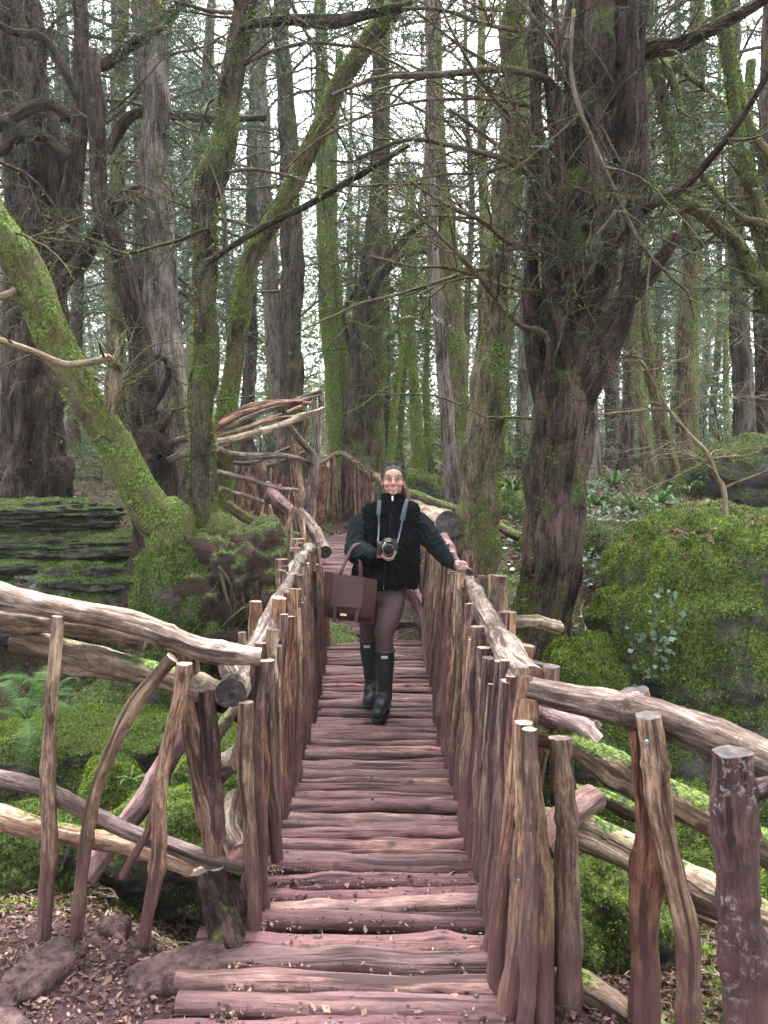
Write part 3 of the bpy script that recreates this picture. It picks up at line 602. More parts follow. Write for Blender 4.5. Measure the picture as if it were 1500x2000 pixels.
# thick rear uprights whose sawn tops show above the left rail
for yv, dx, rr, th in ((3.45, -.08, .034, .10), (4.6, -.075, .03, .06), (5.3, -.12, .06, .05), (5.75, -.09, .05, .09), (6.35, -.10, .075, .12)):
    q = fl(yv); stick(lrail, (q[0]+.02+dx, yv, -.2), (q[0]+dx, yv, q[2]+th), rr, rr*.9, 'post', cut='cut_pink')
# right railing
RR_ = np.array([(.50, 2.35, .865), (.48, 2.9, .87), (.495, 3.5, .905), (.505, 4.1, .95), (.52, 5.0, 1.0), (.54, 5.8, 1.03), (.53, 6.6, 1.1)])
rrail = thing('railing', 'stick railing along the right side of the lower bridge', 'railing', (.45, 4.5, 0))
fr = rail_fn(RR_)
log('rail', [P(1034, 1342, 2.46), P(1012, 1318, 2.58), P(985, 1278, 2.9), P(955, 1222, 3.4), P(935, 1170, 4.0), P(918, 1130, 4.6)], .060, .036, rrail, [M['rail'], M['cut']], 30, 12, .26, seed=41, wob=.012)
log('rail', [P(915, 1122, 4.65), P(900, 1108, 5.0), P(880, 1075, 5.6), P(868, 1045, 6.3)], .034, .04, rrail, [M['rail_mud'], M['cut_dark']], 20, 12, .2, seed=44)
log('rail', [P(972, 1218, 4.1), P(1030, 1213, 4.25), P(1092, 1228, 4.4)], .030, .042, rrail, [M['rail_moss'], M['cut_dark']], 16, 11, .22, seed=46)
yy = 2.12; k = 0
while yy < 7.0:
    rr = R_.uniform(.020, .035); top = fr(yy); ins = R_.choice((-1, -1, -1, 1))
    bx = .365+R_.uniform(-.02, .03)+(.06 if ins > 0 else 0)
    th = top[2]+R_.choice((-.10, -.06, -.02, .03, .06))+R_.uniform(-.03, .03)
    tx = top[0]-.075*(-ins)+R_.uniform(-.015, .01)
    po = stick(rrail, (bx, yy+R_.uniform(-.05, .05)-.05, zdeck(yy)-R_.uniform(.06, .28)), (tx, yy+R_.uniform(-.05, .08), th), rr*1.12, rr*.85)
    if yy < 4.2 and R_.random() < .7:
        t = R_.uniform(.25, .85); q = np.array([bx+(tx-bx)*t, yy, -.1+th*t]); so = link('screw', sv, po, q+[-rr*.75, -rr*.72, 0]); so.rotation_euler = (math.radians(80), 0, math.radians(-45)); so.scale = (.5, .5, .5)
    yy += rr*R_.uniform(1.25, 2.0); k += 1
for yv, dx, rr, th in ((4.0, .13, .045, .10), (4.25, .14, .04, .06), (3.6, .12, .045, .0), (3.3, .13, .05, -.08), (4.6, -.03, .03, .04), (5.4, .08, .035, .05)):
    q = fr(yv); stick(rrail, (q[0]-.08+dx, yv, -.2), (q[0]+dx, yv, q[2]+th), rr, rr*.9, 'post', cut='cut')

# left wing fence (runs off to the left at the near end)
lw = thing('log_fence', 'open log fence at the near left corner of the bridge', 'fence', (-.9, 2.5, 0))
D = 2.5
def L(name, pts, r0, r1, m, cut='cut_dark', par=None, **kw):
    return log(name, [P(*p) for p in pts], r0, r1, par if par is not None else lw, [M[m], M[cut]], kw.pop('n', 22), kw.pop('sides', 11), kw.pop('rough', .2), **kw)
L('rail', [(-90, 1150, 2.45), (0, 1166, 2.45), (130, 1193, 2.47), (260, 1216, 2.47), (340, 1245, 2.48), (400, 1266, 2.5), (510, 1280, 2.52)], .046, .028, 'rail', 'cut_dark', seed=3, wob=.003)
L('rail', [(-90, 1196, 2.56), (60, 1212, 2.56), (170, 1228, 2.56), (285, 1250, 2.58)], .047, .034, 'post_red', 'cut', seed=4)
L('rail', [(30, 1244, 2.60), (120, 1266, 2.60), (200, 1287, 2.59), (320, 1318, 2.56), (452, 1357, 2.5)], .042, .038, 'rail_moss', 'cut_dark', seed=5, wob=.014)
L('rail', [(122, 1305, 2.63), (200, 1312, 2.63), (310, 1330, 2.62), (350, 1345, 2.6)], .024, .026, 'rail_moss', 'cut_dark', seed=6)
L('rail', [(-80, 1505, 2.52), (0, 1526, 2.52), (90, 1550, 2.52), (180, 1594, 2.52), (320, 1655, 2.52), (400, 1685, 2.52), (474, 1702, 2.52)], .024, .027, 'rail_mud', 'cut', seed=7, wob=.02)
L('rail', [(-80, 1570, 2.6), (0, 1590, 2.6), (140, 1625, 2.6), (280, 1655, 2.6), (420, 1695, 2.58)], .036, .026, 'rail_moss', 'cut', seed=8, wob=.02)
L('brace', [(165, 1712, 2.9), (260, 1590, 3.0), (340, 1465, 3.1), (415, 1352, 3.15)], .040, .036, 'rail_mud', 'cut_pink', seed=9)
L('post', [(112, 1204, 2.42), (101, 1330, 2.43), (95, 1500, 2.45), (97, 1650, 2.47), (90, 1800, 2.49), (90, 1880, 2.5)], .020, .024, 'post', 'cut', seed=10, wob=.008)
L('post', [(336, 1284, 2.42), (304, 1322, 2.42), (268, 1365, 2.42), (236, 1420, 2.43), (208, 1488, 2.43), (180, 1570, 2.44), (160, 1680, 2.46), (147, 1832, 2.48), (145, 1890, 2.49)], .022, .020, 'post_red', 'cut_pink', seed=11, wob=.006, n=26)
L('post', [(356, 1296, 2.40), (346, 1380, 2.4), (324, 1490, 2.42), (316, 1590, 2.42), (312, 1690, 2.43), (280, 1840, 2.46), (268, 1900, 2.46)], .023, .018, 'post', 'cut', seed=12, wob=.01)
L('post', [(306, 1565, 2.45), (280, 1640, 2.46), (240, 1712, 2.48)], .013, .014, 'post_dark', 'cut', seed=13)
L('post', [(366, 1272, 2.53), (376, 1380, 2.53), (392, 1500, 2.53), (414, 1600, 2.53), (418, 1700, 2.53)], .034, .036, 'post', 'cut', seed=14, wob=.012)
L('post', [(477, 1372, 2.47), (476, 1480, 2.47), (484, 1600, 2.48), (490, 1720, 2.49), (497, 1838, 2.5), (498, 1890, 2.5)], .026, .022, 'post', 'cut_pink', seed=15, wob=.012)
L('post', [(506, 1290, 2.6), (496, 1420, 2.6), (508, 1560, 2.6), (512, 1690, 2.62), (518, 1790, 2.65), (520, 1850, 2.65)], .026, .024, 'post_dark', 'cut_pink', seed=16)
L('post', [(530, 1290, 2.75), (520, 1430, 2.75), (535, 1590, 2.78), (545, 1680, 2.8)], .024, .024, 'post_dark', 'cut', seed=17)
L('crosspiece', [(440, 1280, 2.6), (445, 1310, 2.58), (462, 1338, 2.55)], .024, .030, 'rail', 'cut_dark', seed=18, n=8)
L('crosspiece', [(395, 1545, 3.0), (430, 1500, 2.85), (468, 1478, 2.75)], .045, .045, 'rail', 'cut_pink', seed=19, n=8)
L('crosspiece', [(462, 1555, 2.75), (452, 1620, 2.6), (466, 1668, 2.5)], .034, .042, 'rail', 'cut_pink', seed=20, n=10)
L('crosspiece', [(405, 1470, 3.2), (440, 1410, 3.25), (470, 1370, 3.3)], .024, .022, 'rail_green', 'cut', seed=21, n=10)
# broken corner stump in the mud
mb = MB(); q = smooth_path(PP((414, 1690, 2.53), (428, 1740, 2.52), (446, 1810, 2.49), (468, 1880, 2.45)), 16); q = smooth_path(q, 60)
tubes(mb, q, np.interp(np.linspace(0, 15, 60), range(16), [.052, .05, .048, .048, .048, .049, .05, .051, .052, .053, .055, .057, .06, .064, .07, .08]), 36, 0, .4, 9, cap=1, seed=9, flute=.25, ridge=(.006, 34, .2))
build(mb, 'stump', [M['bark_yew'], M['cut']], lw, True, 1)

# right wing fence (nearest, runs off to the right)
rw = thing('log_fence', 'heavy log fence at the near right corner of the bridge', 'fence', (.9, 2.2, 0))
def Rg(name, pts, r0, r1, m, cut='cut_dark', **kw): return L(name, pts, r0, r1, m, cut, par=rw, **kw)
Rg('rail', [(1036, 1348, 2.28), (1120, 1366, 2.22), (1200, 1382, 2.17), (1280, 1400, 2.10), (1390, 1440, 2.02), (1500, 1482, 1.95), (1600, 1525, 1.9)], .046, .056, 'rail', 'cut_dark', seed=60, wob=.012)
Rg('rail', [(1035, 1428, 2.40), (1120, 1455, 2.36), (1200, 1500, 2.32), (1310, 1560, 2.24), (1400, 1610, 2.18), (1500, 1665, 2.12), (1600, 1715, 2.05)], .040, .052, 'rail_green', 'cut', seed=61, wob=.014)
Rg('rail', [(1060, 1608, 2.7), (1150, 1630, 2.65), (1250, 1680, 2.55), (1350, 1730, 2.45), (1440, 1775, 2.38), (1600, 1850, 2.3)], .055, .060, 'rail_moss', 'cut', seed=62, wob=.014)
Rg('rail', [(1330, 1770, 2.62), (1420, 1800, 2.55), (1500, 1835, 2.5), (1600, 1880, 2.4)], .032, .034, 'rail_moss', 'cut', seed=63)
Rg('rail', [(1090, 1900, 2.3), (1160, 1940, 2.25), (1230, 1990, 2.2), (1330, 2070, 2.1)], .046, .05, 'rail_moss', 'cut', seed=64)
Rg('rail', [(1045, 1385, 2.42), (1085, 1405, 2.40), (1130, 1420, 2.38), (1162, 1452, 2.36)], .05, .036, 'rail_mud', 'cut', seed=65, n=12)
Rg('rail', [(1105, 1385, 2.5), (1140, 1398, 2.48), (1166, 1425, 2.47)], .03, .024, 'rail', 'cut', seed=66, n=10)
Rg('post', [(1030, 1365, 2.25), (1026, 1480, 2.23), (1042, 1600, 2.2), (1055, 1700, 2.18), (1062, 1850, 2.15), (1068, 2080, 2.1)], .030, .030, 'post_red', 'cut', seed=67, wob=.012)
Rg('post', [(1096, 1440, 2.28), (1104, 1560, 2.27), (1108, 1700, 2.26), (1110, 1850, 2.23), (1112, 2080, 2.2)], .034, .038, 'post', 'cut', seed=68, wob=.014)
Rg('post', [(1262, 1398, 2.02), (1278, 1480, 2.02), (1288, 1560, 2.03), (1318, 1700, 2.04), (1342, 1850, 2.05), (1352, 2080, 2.05)], .034, .036, 'post', 'cut_dark', seed=69, wob=.012)
Rg('post', [(1232, 1352, 2.24), (1252, 1430, 2.24), (1262, 1560, 2.22), (1266, 1680, 2.2), (1258, 1830, 2.18), (1252, 2080, 2.15)], .044, .042, 'post_red', 'cut_dark', seed=70, wob=.012)
Rg('post', [(1424, 1470, 1.88), (1432, 1600, 1.88), (1440, 1750, 1.88), (1452, 1900, 1.88), (1460, 2120, 1.88)], .048, .050, 'post_lichen', 'cut_dark', seed=71, wob=.01)
Rg('side_branch', [(1440, 1548, 1.88), (1480, 1545, 1.86), (1512, 1532, 1.84)], .026, .020, 'post_lichen', 'cut', seed=72, n=8)
Rg('post', [(1000, 1330, 2.36), (990, 1480, 2.34), (1000, 1640, 2.3), (1002, 1800, 2.28), (985, 2060, 2.15)], .042, .040, 'post_dark', 'cut', seed=73, wob=.012)
Rg('post', [(1012, 1560, 2.25), (1008, 1700, 2.2), (1020, 1850, 2.15), (1010, 2080, 2.1)], .024, .03, 'post_red', 'cut', seed=74, wob=.012)
Rg('brace', [(1160, 1560, 2.75), (1100, 1600, 2.6), (1060, 1660, 2.5)], .05, .045, 'post_dark', 'cut_dark', seed=75, n=10)
log('fallen_branch_rail', [P(1120, 1545, 3.1), P(1180, 1560, 3.1), P(1250, 1592, 3.05)], .03, .036, rw, [M['rail_green'], M['cut_dark']], 12, 10, seed=76)
q = P(1255, 1440, 2.0); so = link('screw', sv, rw, q+[-.0, -.036, 0]); so.rotation_euler = (math.radians(85), 0, 0); so.scale = (.6, .6, .6)
# twisted vine on the left of post
# ------------------------------------------------------------------ upper deck, far railings, lookout
def zup(y): return float(np.interp(y, [7.9, 8.0, 13], [.60, .62, 1.0]))
ud = thing('footbridge_deck', 'upper bridge deck climbing away behind the person', 'bridge deck', (-.4, 9.5, .5))
y = 7.95; k = 0
while y < 11.2:
    sp = .085*R_.uniform(.85, 1.15); rad = sp*.52; n = 9; t = np.linspace(0, 1, n); xc = float(np.interp(y, [8, 11, 13], [-.25, -.6, -.8]))
    pts = np.stack([xc-.50+1.0*t, y+.012*fbm(np.stack([t*2.5, t*0+k*3.3, t*0], -1), 2, 4), zup(y)-rad+.010*fbm(np.stack([t*2.2, t*0+k*2.1, t*0+5], -1), 2, 6)], -1)
    mb = MB(); tubes(mb, pts, rad*(1+.1*fbm(np.stack([t*3.5, t*0+k*1.7, t*0+9], -1), 2, 8)), 9, 0, .08, 6, cap=1, seed=k+400)
    build(mb, 'log', [M['deck'], M['cut']], ud, True, 1); y += sp; k += 1
for zz in (.45, .54, .36): log('step_log', [(-.75, 7.9, zz), (-.2, 7.88, zz+.01), (.3, 7.9, zz)], .05, .05, ud, [M['deck'], M['cut']], 10, 10)
# right railing of the upper path
FR = np.array([(.56, 6.45, 1.16), (.40, 8.0, 1.38), (.18, 9.6, 1.55), (-.13, 12.0, 1.74), (-.42, 13.0, 1.98), (-.80, 13.3, 2.17), (-1.16, 13.3, 2.02)])
ur = thing('railing', 'railing with a big sawn log end behind the person', 'railing', (.2, 9, .8))
log('rail', [(.565, 6.42, 1.205), (.40, 7.3, 1.25), (.18, 8.4, 1.36)], .118, .10, ur, [M['rail_moss'], M['cut_dark']], 16, 16, .12, seed=80, wob=.006)
log('rail', [(.33, 8.2, 1.42), (.10, 9.8, 1.57), (-.10, 11.5, 1.72)], .07, .06, ur, [M['rail_moss'], M['cut']], 14, 11, seed=81)
log('rail', [P(770, 945, 11.6), P(735, 932, 12.2), P(700, 908, 13.0), P(672, 887, 13.3), P(650, 890, 13.3), P(625, 908, 13.2)], .065, .045, ur, [M['rail_moss'], M['cut']], 20, 10, seed=82)
k = 0
for i in range(44):
    t = i/43; q = np.array([np.interp(t*6, range(7), FR[:, j]) for j in range(3)]); gz = max(float(height(q[0], q[1])), .1)
    rr = R_.uniform(.018, .036)
    stick(ur, (q[0]+R_.uniform(-.05, .05), q[1]+R_.uniform(-.08, .08), gz-.1), (q[0]+R_.uniform(-.07, .07), q[1]+R_.uniform(-.08, .08), q[2]+R_.uniform(-.12, .06)), rr, rr*.85, n=9, sides=8, bow=.05)
mr = thing('mossy_log', 'mossy sloping log behind the mossy trunk and right rail', 'log', P(900, 1000, 8.0))
log('trunk', [P(795, 962, 8.2), P(890, 993, 8.0), P(960, 1022, 7.8), P(1018, 1050, 7.6)], .058, .05, mr, [M['rail_green'], M['cut']], 18, 11, seed=83)
# left railing of the upper path
ul = thing('railing', 'tangled stick railing on the left of the upper path', 'railing', (-1.2, 9, .6))
log('rail', [P(528, 963, 8.4), P(552, 985, 8.2), P(575, 1003, 8.0)], .075, .065, ul, [M['rail_mud'], M['cut_pink']], 10, 12, .1, seed=90)
log('rail', [P(588, 1003, 7.9), P(606, 1022, 7.6), P(620, 1045, 7.3), P(634, 1078, 6.9)], .06, .065, ul, [M['rail'], M['cut_dark']], 16, 12, .2, seed=91)
log('rail', [P(440, 985, 7.6), P(490, 1015, 7.6), P(540, 1036, 7.5), P(588, 1050, 7.4)], .05, .055, ul, [M['rail_green'], M['cut']], 16, 11, seed=92)
log('rail', [P(510, 1075, 7.1), P(545, 1095, 7.0), P(575, 1108, 6.9)], .035, .03, ul, [M['rail_green'], M['cut']], 10, 9, seed=93)
UL = np.array([(-.72, 7.0, 1.0), (-1.0, 8.2, 1.35), (-1.35, 9.4, 1.7), (-1.75, 10.2, 1.85), (-2.3, 10.6, 1.9), (-1.05, 11.5, 1.75), (-1.15, 13.0, 1.95)])
for i in range(74):
    t = i/73; q = np.array([np.interp(t*6, range(7), UL[:, j]) for j in range(3)]); gz = float(height(q[0], q[1])); rr = R_.uniform(.022, .045)
    stick(ul, (q[0]+R_.uniform(-.15, .15), q[1]+R_.uniform(-.1, .1), gz-.15), (q[0]+R_.uniform(-.12, .12), q[1]+R_.uniform(-.1, .1), q[2]+R_.uniform(-.25, .15)), rr, rr*.8, n=9, sides=8, bow=.06)
for i in range(16):   # roots and props that splay below the left railing
    px = R_.uniform(500, 600); q0 = P(px, R_.uniform(985, 1040), 7.4); q1 = P(px+R_.uniform(-30, 40), R_.uniform(1110, 1180), 6.9)
    log('prop', [q1, (q0+q1)/2+[R_.uniform(-.08, .08), 0, 0], q0], R_.uniform(.02, .035), .016, ul, [M[R_.choice(['post', 'post_dark'])], M['cut']], 10, 8)
# lookout: slanted screen of long sticks
lk = thing('lookout_screen', 'slanting screen of long bleached sticks beside the upper path', 'wooden screen', P(590, 1010, 8.3))
for k, (p, r0) in enumerate([([(420, 838, 7.4), (455, 810, 7.6), (500, 792, 7.8), (550, 783, 8.0), (608, 787, 8.2)], .034), ([(420, 850, 7.4), (470, 822, 7.7), (530, 800, 8.0), (585, 786, 8.2)], .03), ([(422, 862, 7.4), (480, 838, 7.8), (540, 815, 8.1), (600, 792, 8.3)], .032), ([(430, 872, 7.4), (500, 846, 7.8), (565, 818, 8.2)], .026),
    ([(420, 852, 7.3), (470, 838, 7.5), (520, 822, 7.7), (580, 812, 8.0)], .024), ([(422, 866, 7.2), (480, 853, 7.4), (540, 836, 7.7), (590, 815, 7.9), (630, 797, 8.1)], .042), ([(540, 800, 8.3), (580, 782, 8.4), (626, 764, 8.5)], .034), ([(560, 792, 8.3), (600, 779, 8.4), (628, 770, 8.5)], .03), ([(424, 828, 7.3), (470, 806, 7.5), (530, 789, 7.8), (590, 783, 8.1)], .028)]):
    log('long_stick', [P(*q) for q in p], r0, r0*.75, lk, [M['rail_moss' if k in (4, 5) else 'rail_mud' if k % 2 else 'post'], M['cut']], 18, 9, .2, seed=100+k, wob=.012)
for k, (p, r0, r1) in enumerate([([(616, 775, 8.4), (614, 850, 8.3), (605, 950, 8.2), (596, 1030, 8.1)], .03, .045), ([(628, 768, 8.5), (624, 830, 8.5), (618, 900, 8.4)], .032, .03), ([(551, 788, 8.1), (558, 815, 8.1), (575, 845, 8.1), (600, 875, 8.15), (616, 895, 8.2), (612, 960, 8.2), (604, 1020, 8.1)], .03, .05),
    ([(570, 850, 8.5), (580, 910, 8.5), (592, 1000, 8.4)], .045, .05), ([(560, 862, 8.6), (566, 930, 8.6), (575, 1000, 8.5)], .02, .03), ([(634, 912, 9.0), (630, 960, 9.0), (622, 1022, 9.0)], .065, .07), ([(548, 800, 8.6), (545, 870, 8.6), (540, 930, 8.6)], .02, .025), ([(604, 810, 8.9), (592, 860, 8.9), (585, 905, 8.9)], .028, .03)]):
    log('post', [P(*q) for q in p], r0, r1, lk, [M['rail' if k < 3 else 'post'], M['cut']], 18, 9, .2, seed=120+k)
for k, (p, r0) in enumerate([([(422, 875, 7.2), (450, 888, 7.4), (500, 889, 7.7), (560, 890, 8.0), (610, 908, 8.3)], .042), ([(425, 922, 7.0), (480, 937, 7.3), (540, 950, 7.6), (582, 960, 7.9)], .026), ([(430, 954, 7.0), (470, 965, 7.2), (512, 980, 7.4)], .024), ([(445, 905, 8.4), (490, 905, 8.4), (540, 885, 8.5), (590, 865, 8.6)], .026), ([(520, 912, 8.8), (560, 898, 8.8), (600, 880, 8.9)], .03), ([(300, 915, 7.5), (350, 890, 7.5), (420, 862, 7.5)], .045), ([(318, 870, 7.6), (360, 858, 7.5), (420, 850, 7.4)], .04)]):
    log('rail', [P(*q) for q in p], r0, r0*.8, lk, [M['rail_mud' if k in (1, 2) else 'rail'], M['cut']], 16, 9, .2, seed=140+k)

# ------------------------------------------------------------------ trees
def walk(r, start, dirs, L, K, jit, dz, up_end=0.0):
    """N polylines of K points; dz bends them down (-) or up (+)"""
    N = len(start); Pn = np.zeros((N, K, 3)); Pn[:, 0] = start; d = unit(dirs); st = (L/(K-1))[:, None]
    for k in range(1, K):
        d = d+r.normal(0, jit, (N, 3)); d[:, 2] += dz+up_end*(k/K); d = unit(d); Pn[:, k] = Pn[:, k-1]+d*st
    return Pn
def child_starts(r, Pn, Rn, m, t0=.2, t1=.98):
    N, K, _ = Pn.shape; i = np.repeat(np.arange(N), m); t = r.uniform(t0, t1, N*m)*(K-1); k = np.minimum(t.astype(int), K-2); f = (t-k)[:, None]
    p = Pn[i, k]*(1-f)+Pn[i, k+1]*f; tg = unit(Pn[i, k+1]-Pn[i, k]); rr = Rn[i, k]*(1-f[:, 0])+Rn[i, k+1]*f[:, 0]
    return p, tg, rr, i
def sideways(r, tg, mix, flat=.5):
    q = r.normal(0, 1, tg.shape); q[:, 2] *= flat; q -= (q*tg).sum(1, keepdims=True)*tg; return unit(tg*mix+unit(q))
def sprays(mb, base, dirs, L, nl, ln, wd, r, m=0, droop=.15):
    """flat two-ranked sprays of needle-like leaves"""
    N = len(base); up = unit(np.array([0, 0, 1.])+r.normal(0, .45, (N, 3))); side = unit(np.cross(dirs, up))
    t = np.linspace(.08, 1, nl)[None, :, None]; sg = np.where(np.arange(nl) % 2, 1., -1.)[None, :, None]
    ax = base[:, None]+dirs[:, None]*(L[:, None, None]*t); ax[..., 2] -= droop*(t[..., 0]**2)*L[:, None]
    ld = unit(dirs[:, None]*.75+side[:, None]*sg+r.normal(0, .18, (N, nl, 3))); l = ln*r.uniform(.6, 1.25, (N, nl, 1))*(1.15-.5*t)
    w = np.cross(ld, up[:, None])*wd*.5
    V = np.stack([ax-w*.6, ax+ld*l*.5-w, ax+ld*l, ax+ld*l*.5+w], 2).reshape(-1, 3)
    i = np.arange(N*nl)[:, None]*4; mb.add(V, np.concatenate([i+np.array([[0, 1, 2]]), i+np.array([[0, 2, 3]])]), m)
def fuzz(mb, Pn, Rn, n, ln, wd, r, hang=.5, upbias=.3):
    """moss fringe on branches and trunks"""
    N, K, _ = Pn.shape; T, U, Vv = frames(Pn); i = r.integers(0, N, n); t = r.uniform(0, K-1.001, n); k = t.astype(int); f = (t-k)[:, None]
    c = Pn[i, k]*(1-f)+Pn[i, k+1]*f; R = Rn[i, k]*(1-f[:, 0])+Rn[i, k+1]*f[:, 0]; a = r.uniform(0, 6.283, n)[:, None]
    o = unit(np.cos(a)*U[i, k]+np.sin(a)*Vv[i, k]); keep = (o[:, 2]+r.normal(0, .6, n)) > -upbias
    p = c+o*R[:, None]*.93; d = unit(o+r.normal(0, .45, (n, 3))); d[:, 2] -= hang*r.random(n); d = unit(d); s = T[i, k]
    l = ln*r.uniform(.4, 1.3, (n, 1)); V = np.stack([p-s*wd, p+s*wd, p+d*l], 1)[keep]
    mb.add(V, np.arange(len(V)*3).reshape(-1, 3))
def rad_m(q): return float(np.median(q[:, 3]))
def tree(name, label, pts, bk, seed, n1=14, L1=(1.2, 3.0), up=.25, dz=-.02, t01=(.35, 1), n2=6, n3=4, leaf=0, moss=0, limbs=(), lm=None, flute=0.0, rough=.14, twm='twig', ext=2.5, flare=1.35, rr1=.022, group=None, cat='tree', mossb=0, leafm='yew_leaf', mosslen=.035, sides=22, ridge=None):
    r = np.random.default_rng(seed)
    q = np.array([[*P(a, b, d), w/2/F*d] for a, b, w, d in pts])
    base = q[0].copy(); g = float(height(base[0], base[1]))
    if base[2] > g-.05: q = np.vstack([[base[0], base[1], g-.15, base[3]*1.08], q])
    if ext: dd = unit(q[-1, :3]-q[-2, :3]); dd = unit(dd+np.array([0, 0, .4])); q = np.vstack([q, [*(q[-1, :3]+dd*ext), q[-1, 3]*.8]])
    hero = pts[0][3] < 10.2
    n = int(np.linalg.norm(np.diff(q[:, :3], axis=0), axis=1).sum()/(.028 if hero else .09)); n = max(24, min(n, 300)); s = smooth_path(q, n)
    if ridge is None: ridge = (min(.014, rad_m(q)*.075), 20, .13)
    if hero: sides = int(np.clip(2*math.pi*rad_m(q)/.022, 24, 96))
    path, rad = s[:, :3], np.abs(s[:, 3])
    rad = rad*(1+(flare-1)*np.exp(-np.maximum(path[:, 2]-path[0, 2]-.1, 0)/.28))
    t = np.linspace(0, len(q), n); path = path+np.stack([fbm(np.stack([t*1.3, t*0+k*9, t*0+seed], -1), 2, seed) for k in range(3)], -1)*rad[:, None]*np.array([.24, .24, 0])
    o = thing(name, label, cat, (path[0][0], path[0][1], g), group)
    mb = MB(); tubes(mb, path, rad, sides, 0, rough, 2.2, seed=seed, flute=flute, ridge=ridge if hero else None); build(mb, 'trunk', M[bk], o)
    TP, TR = [path[None]], [rad[None]]
    LP, LRd = [], []
    for lb in limbs:
        ql = np.array([[*P(a, b, d), w/2/F*d] for a, b, w, d in lb])
        j = np.argmin(((path-ql[0, :3])**2).sum(1)); j2 = np.argmin(np.abs(path[:, 2]-(path[j, 2]-9*ql[0, 3]-.15)))
        if np.linalg.norm(path[j]-ql[0, :3]) < .8: ql = np.vstack([[*(path[j2]*.85+np.array([ql[0, 0], ql[0, 1], path[j2][2]])*.15), ql[0, 3]*.4], ql])
        ql = smooth_path(ql, 18); ql[:, 3] = np.maximum(np.abs(ql[:, 3]), .002)
        ql[:, :3] += np.stack([fbm(np.stack([np.linspace(0, 4, 18), np.zeros(18)+k*7, np.zeros(18)+seed+lb[0][0]], -1), 2, seed) for k in range(3)], -1)*np.maximum(ql[:, 3:4]*.45, .012)
        lb_big = ql[:, 3].mean() > .035
        mbl = MB(); ql2 = smooth_path(ql, 90) if lb_big else ql
        tubes(mbl, ql2[:, :3], np.abs(ql2[:, 3]), 28 if lb_big else 7, 0, .14, 4, seed=seed+int(lb[0][1]), ridge=(.009, 26, .13) if lb_big else None); build(mbl, 'limb', M[lm or bk], o)
        LP.append(ql[:, :3]); LRd.append(np.abs(ql[:, 3]))
    mbb = MB(); mbf = MB(); mbm = MB(); 
    srcs = []
    if n1:
        p, tg, rr, _ = child_starts(r, path[None], rad[None], n1, *t01); az = r.uniform(0, 6.283, n1)
        Ln = r.uniform(*L1, n1); d = np.stack([np.cos(az), np.sin(az), up+r.normal(0, .25, n1)], -1)
        B1 = walk(r, p, d, Ln, 12, .13, dz); R1 = np.minimum(rr*.45, rr1*(Ln/2)**.7)[:, None]*np.linspace(1, .25, 12)[None]
        if hero:
            for j in range(n1): mb = MB(); tubes(mb, B1[j], R1[j], 7, 0, .1, 5, seed=seed+j); build(mb, 'branch', M[twm], o)
        else: tubes(mbb, B1, R1, 6, 0, .1, 5, seed=seed)
        srcs.append((B1, R1))
    if LP:
        K = 12; srcs.append((np.array([l[np.linspace(0, 17, K).astype(int)] for l in LP]), np.array([l[np.linspace(0, 17, K).astype(int)] for l in LRd])))
    for B1, R1 in srcs:
        p, tg, rr, i = child_starts(r, B1, R1, n2, .15, 1.0); Lp = np.linalg.norm(np.diff(B1, axis=1), axis=2).sum(1)[i]
        L2 = np.clip(Lp*r.uniform(.18, .5, len(p)), .2, 1.6); B2 = walk(r, p, sideways(r, tg, .8), L2, 8, .16, -.01)
        R2 = np.clip(rr*.55, .0025, .011)[:, None]*np.linspace(1, .3, 8)[None]; tubes(mbb, B2, R2, 4, 0)
        p3, tg3, rr3, _ = child_starts(r, B2, R2, n3, .1, 1.0); L3 = r.uniform(.12, .5, len(p3)); d3 = sideways(r, tg3, .9)
        B3 = walk(r, p3, d3, L3, 4, .16, -.02); R3 = np.clip(rr3*.6, .0015, .005)[:, None]*np.linspace(1, .4, 4)[None]; tubes(mbb, B3, R3, 3, 0)
        if leaf:
            p4, tg4, _, _ = child_starts(r, B3, R3, leaf, .1, 1.0); sprays(mbf, p4, sideways(r, tg4, .8), r.uniform(.08, .2, len(p4)), 10, .034, .012, r)
        if mossb:
            fuzz(mbm, B1, R1, int(mossb*len(B1)*60), mosslen, .006, r, .9, .5); fuzz(mbm, B2, R2, int(mossb*len(B2)*22), mosslen*.6, .005, r, .9, .6)
    if mbb.n: tag(build(mbb, 'twigs', M[twm], o), kind='stuff')
    if mbf.n: tag(build(mbf, 'crown', M[leafm], o, smooth=False), kind='stuff')
    if moss: fuzz(mbm, path[None], rad[None], moss, mosslen, .0065, r, .8, .45)
    if mbm.n: tag(build(mbm, 'moss', M['moss'], o, smooth=False), kind='stuff')
    return o

# --- left group
tree('leaning_tree', 'thick mossy trunk leaning out to the left edge', [(345, 1060, 95, 6.45), (310, 1010, 74, 6.4), (230, 880, 64, 6.35), (160, 765, 66, 6.3), (110, 650, 66, 6.25), (60, 560, 70, 6.2), (20, 480, 72, 6.15), (-30, 390, 74, 6.1), (-100, 230, 74, 6.0)], 'bark_green', 201, 8, (.8, 1.8), .1, -.02, (.3, 1), 6, 4, 0, 16000,
     limbs=[[(225, 708, 16, 6.2), (180, 708, 15, 6.0), (130, 713, 14, 5.9), (70, 690, 13, 5.8), (0, 665, 13, 5.7), (-60, 640, 12, 5.6)], [(225, 710, 12, 6.2), (232, 690, 10, 6.2), (228, 655, 8, 6.2)], [(240, 730, 10, 6.25), (232, 712, 12, 6.2)], [(60, 570, 20, 6.2), (20, 575, 16, 6.1), (-30, 585, 14, 6.0)]], lm='twig_pale', mossb=.3, ext=1.5)
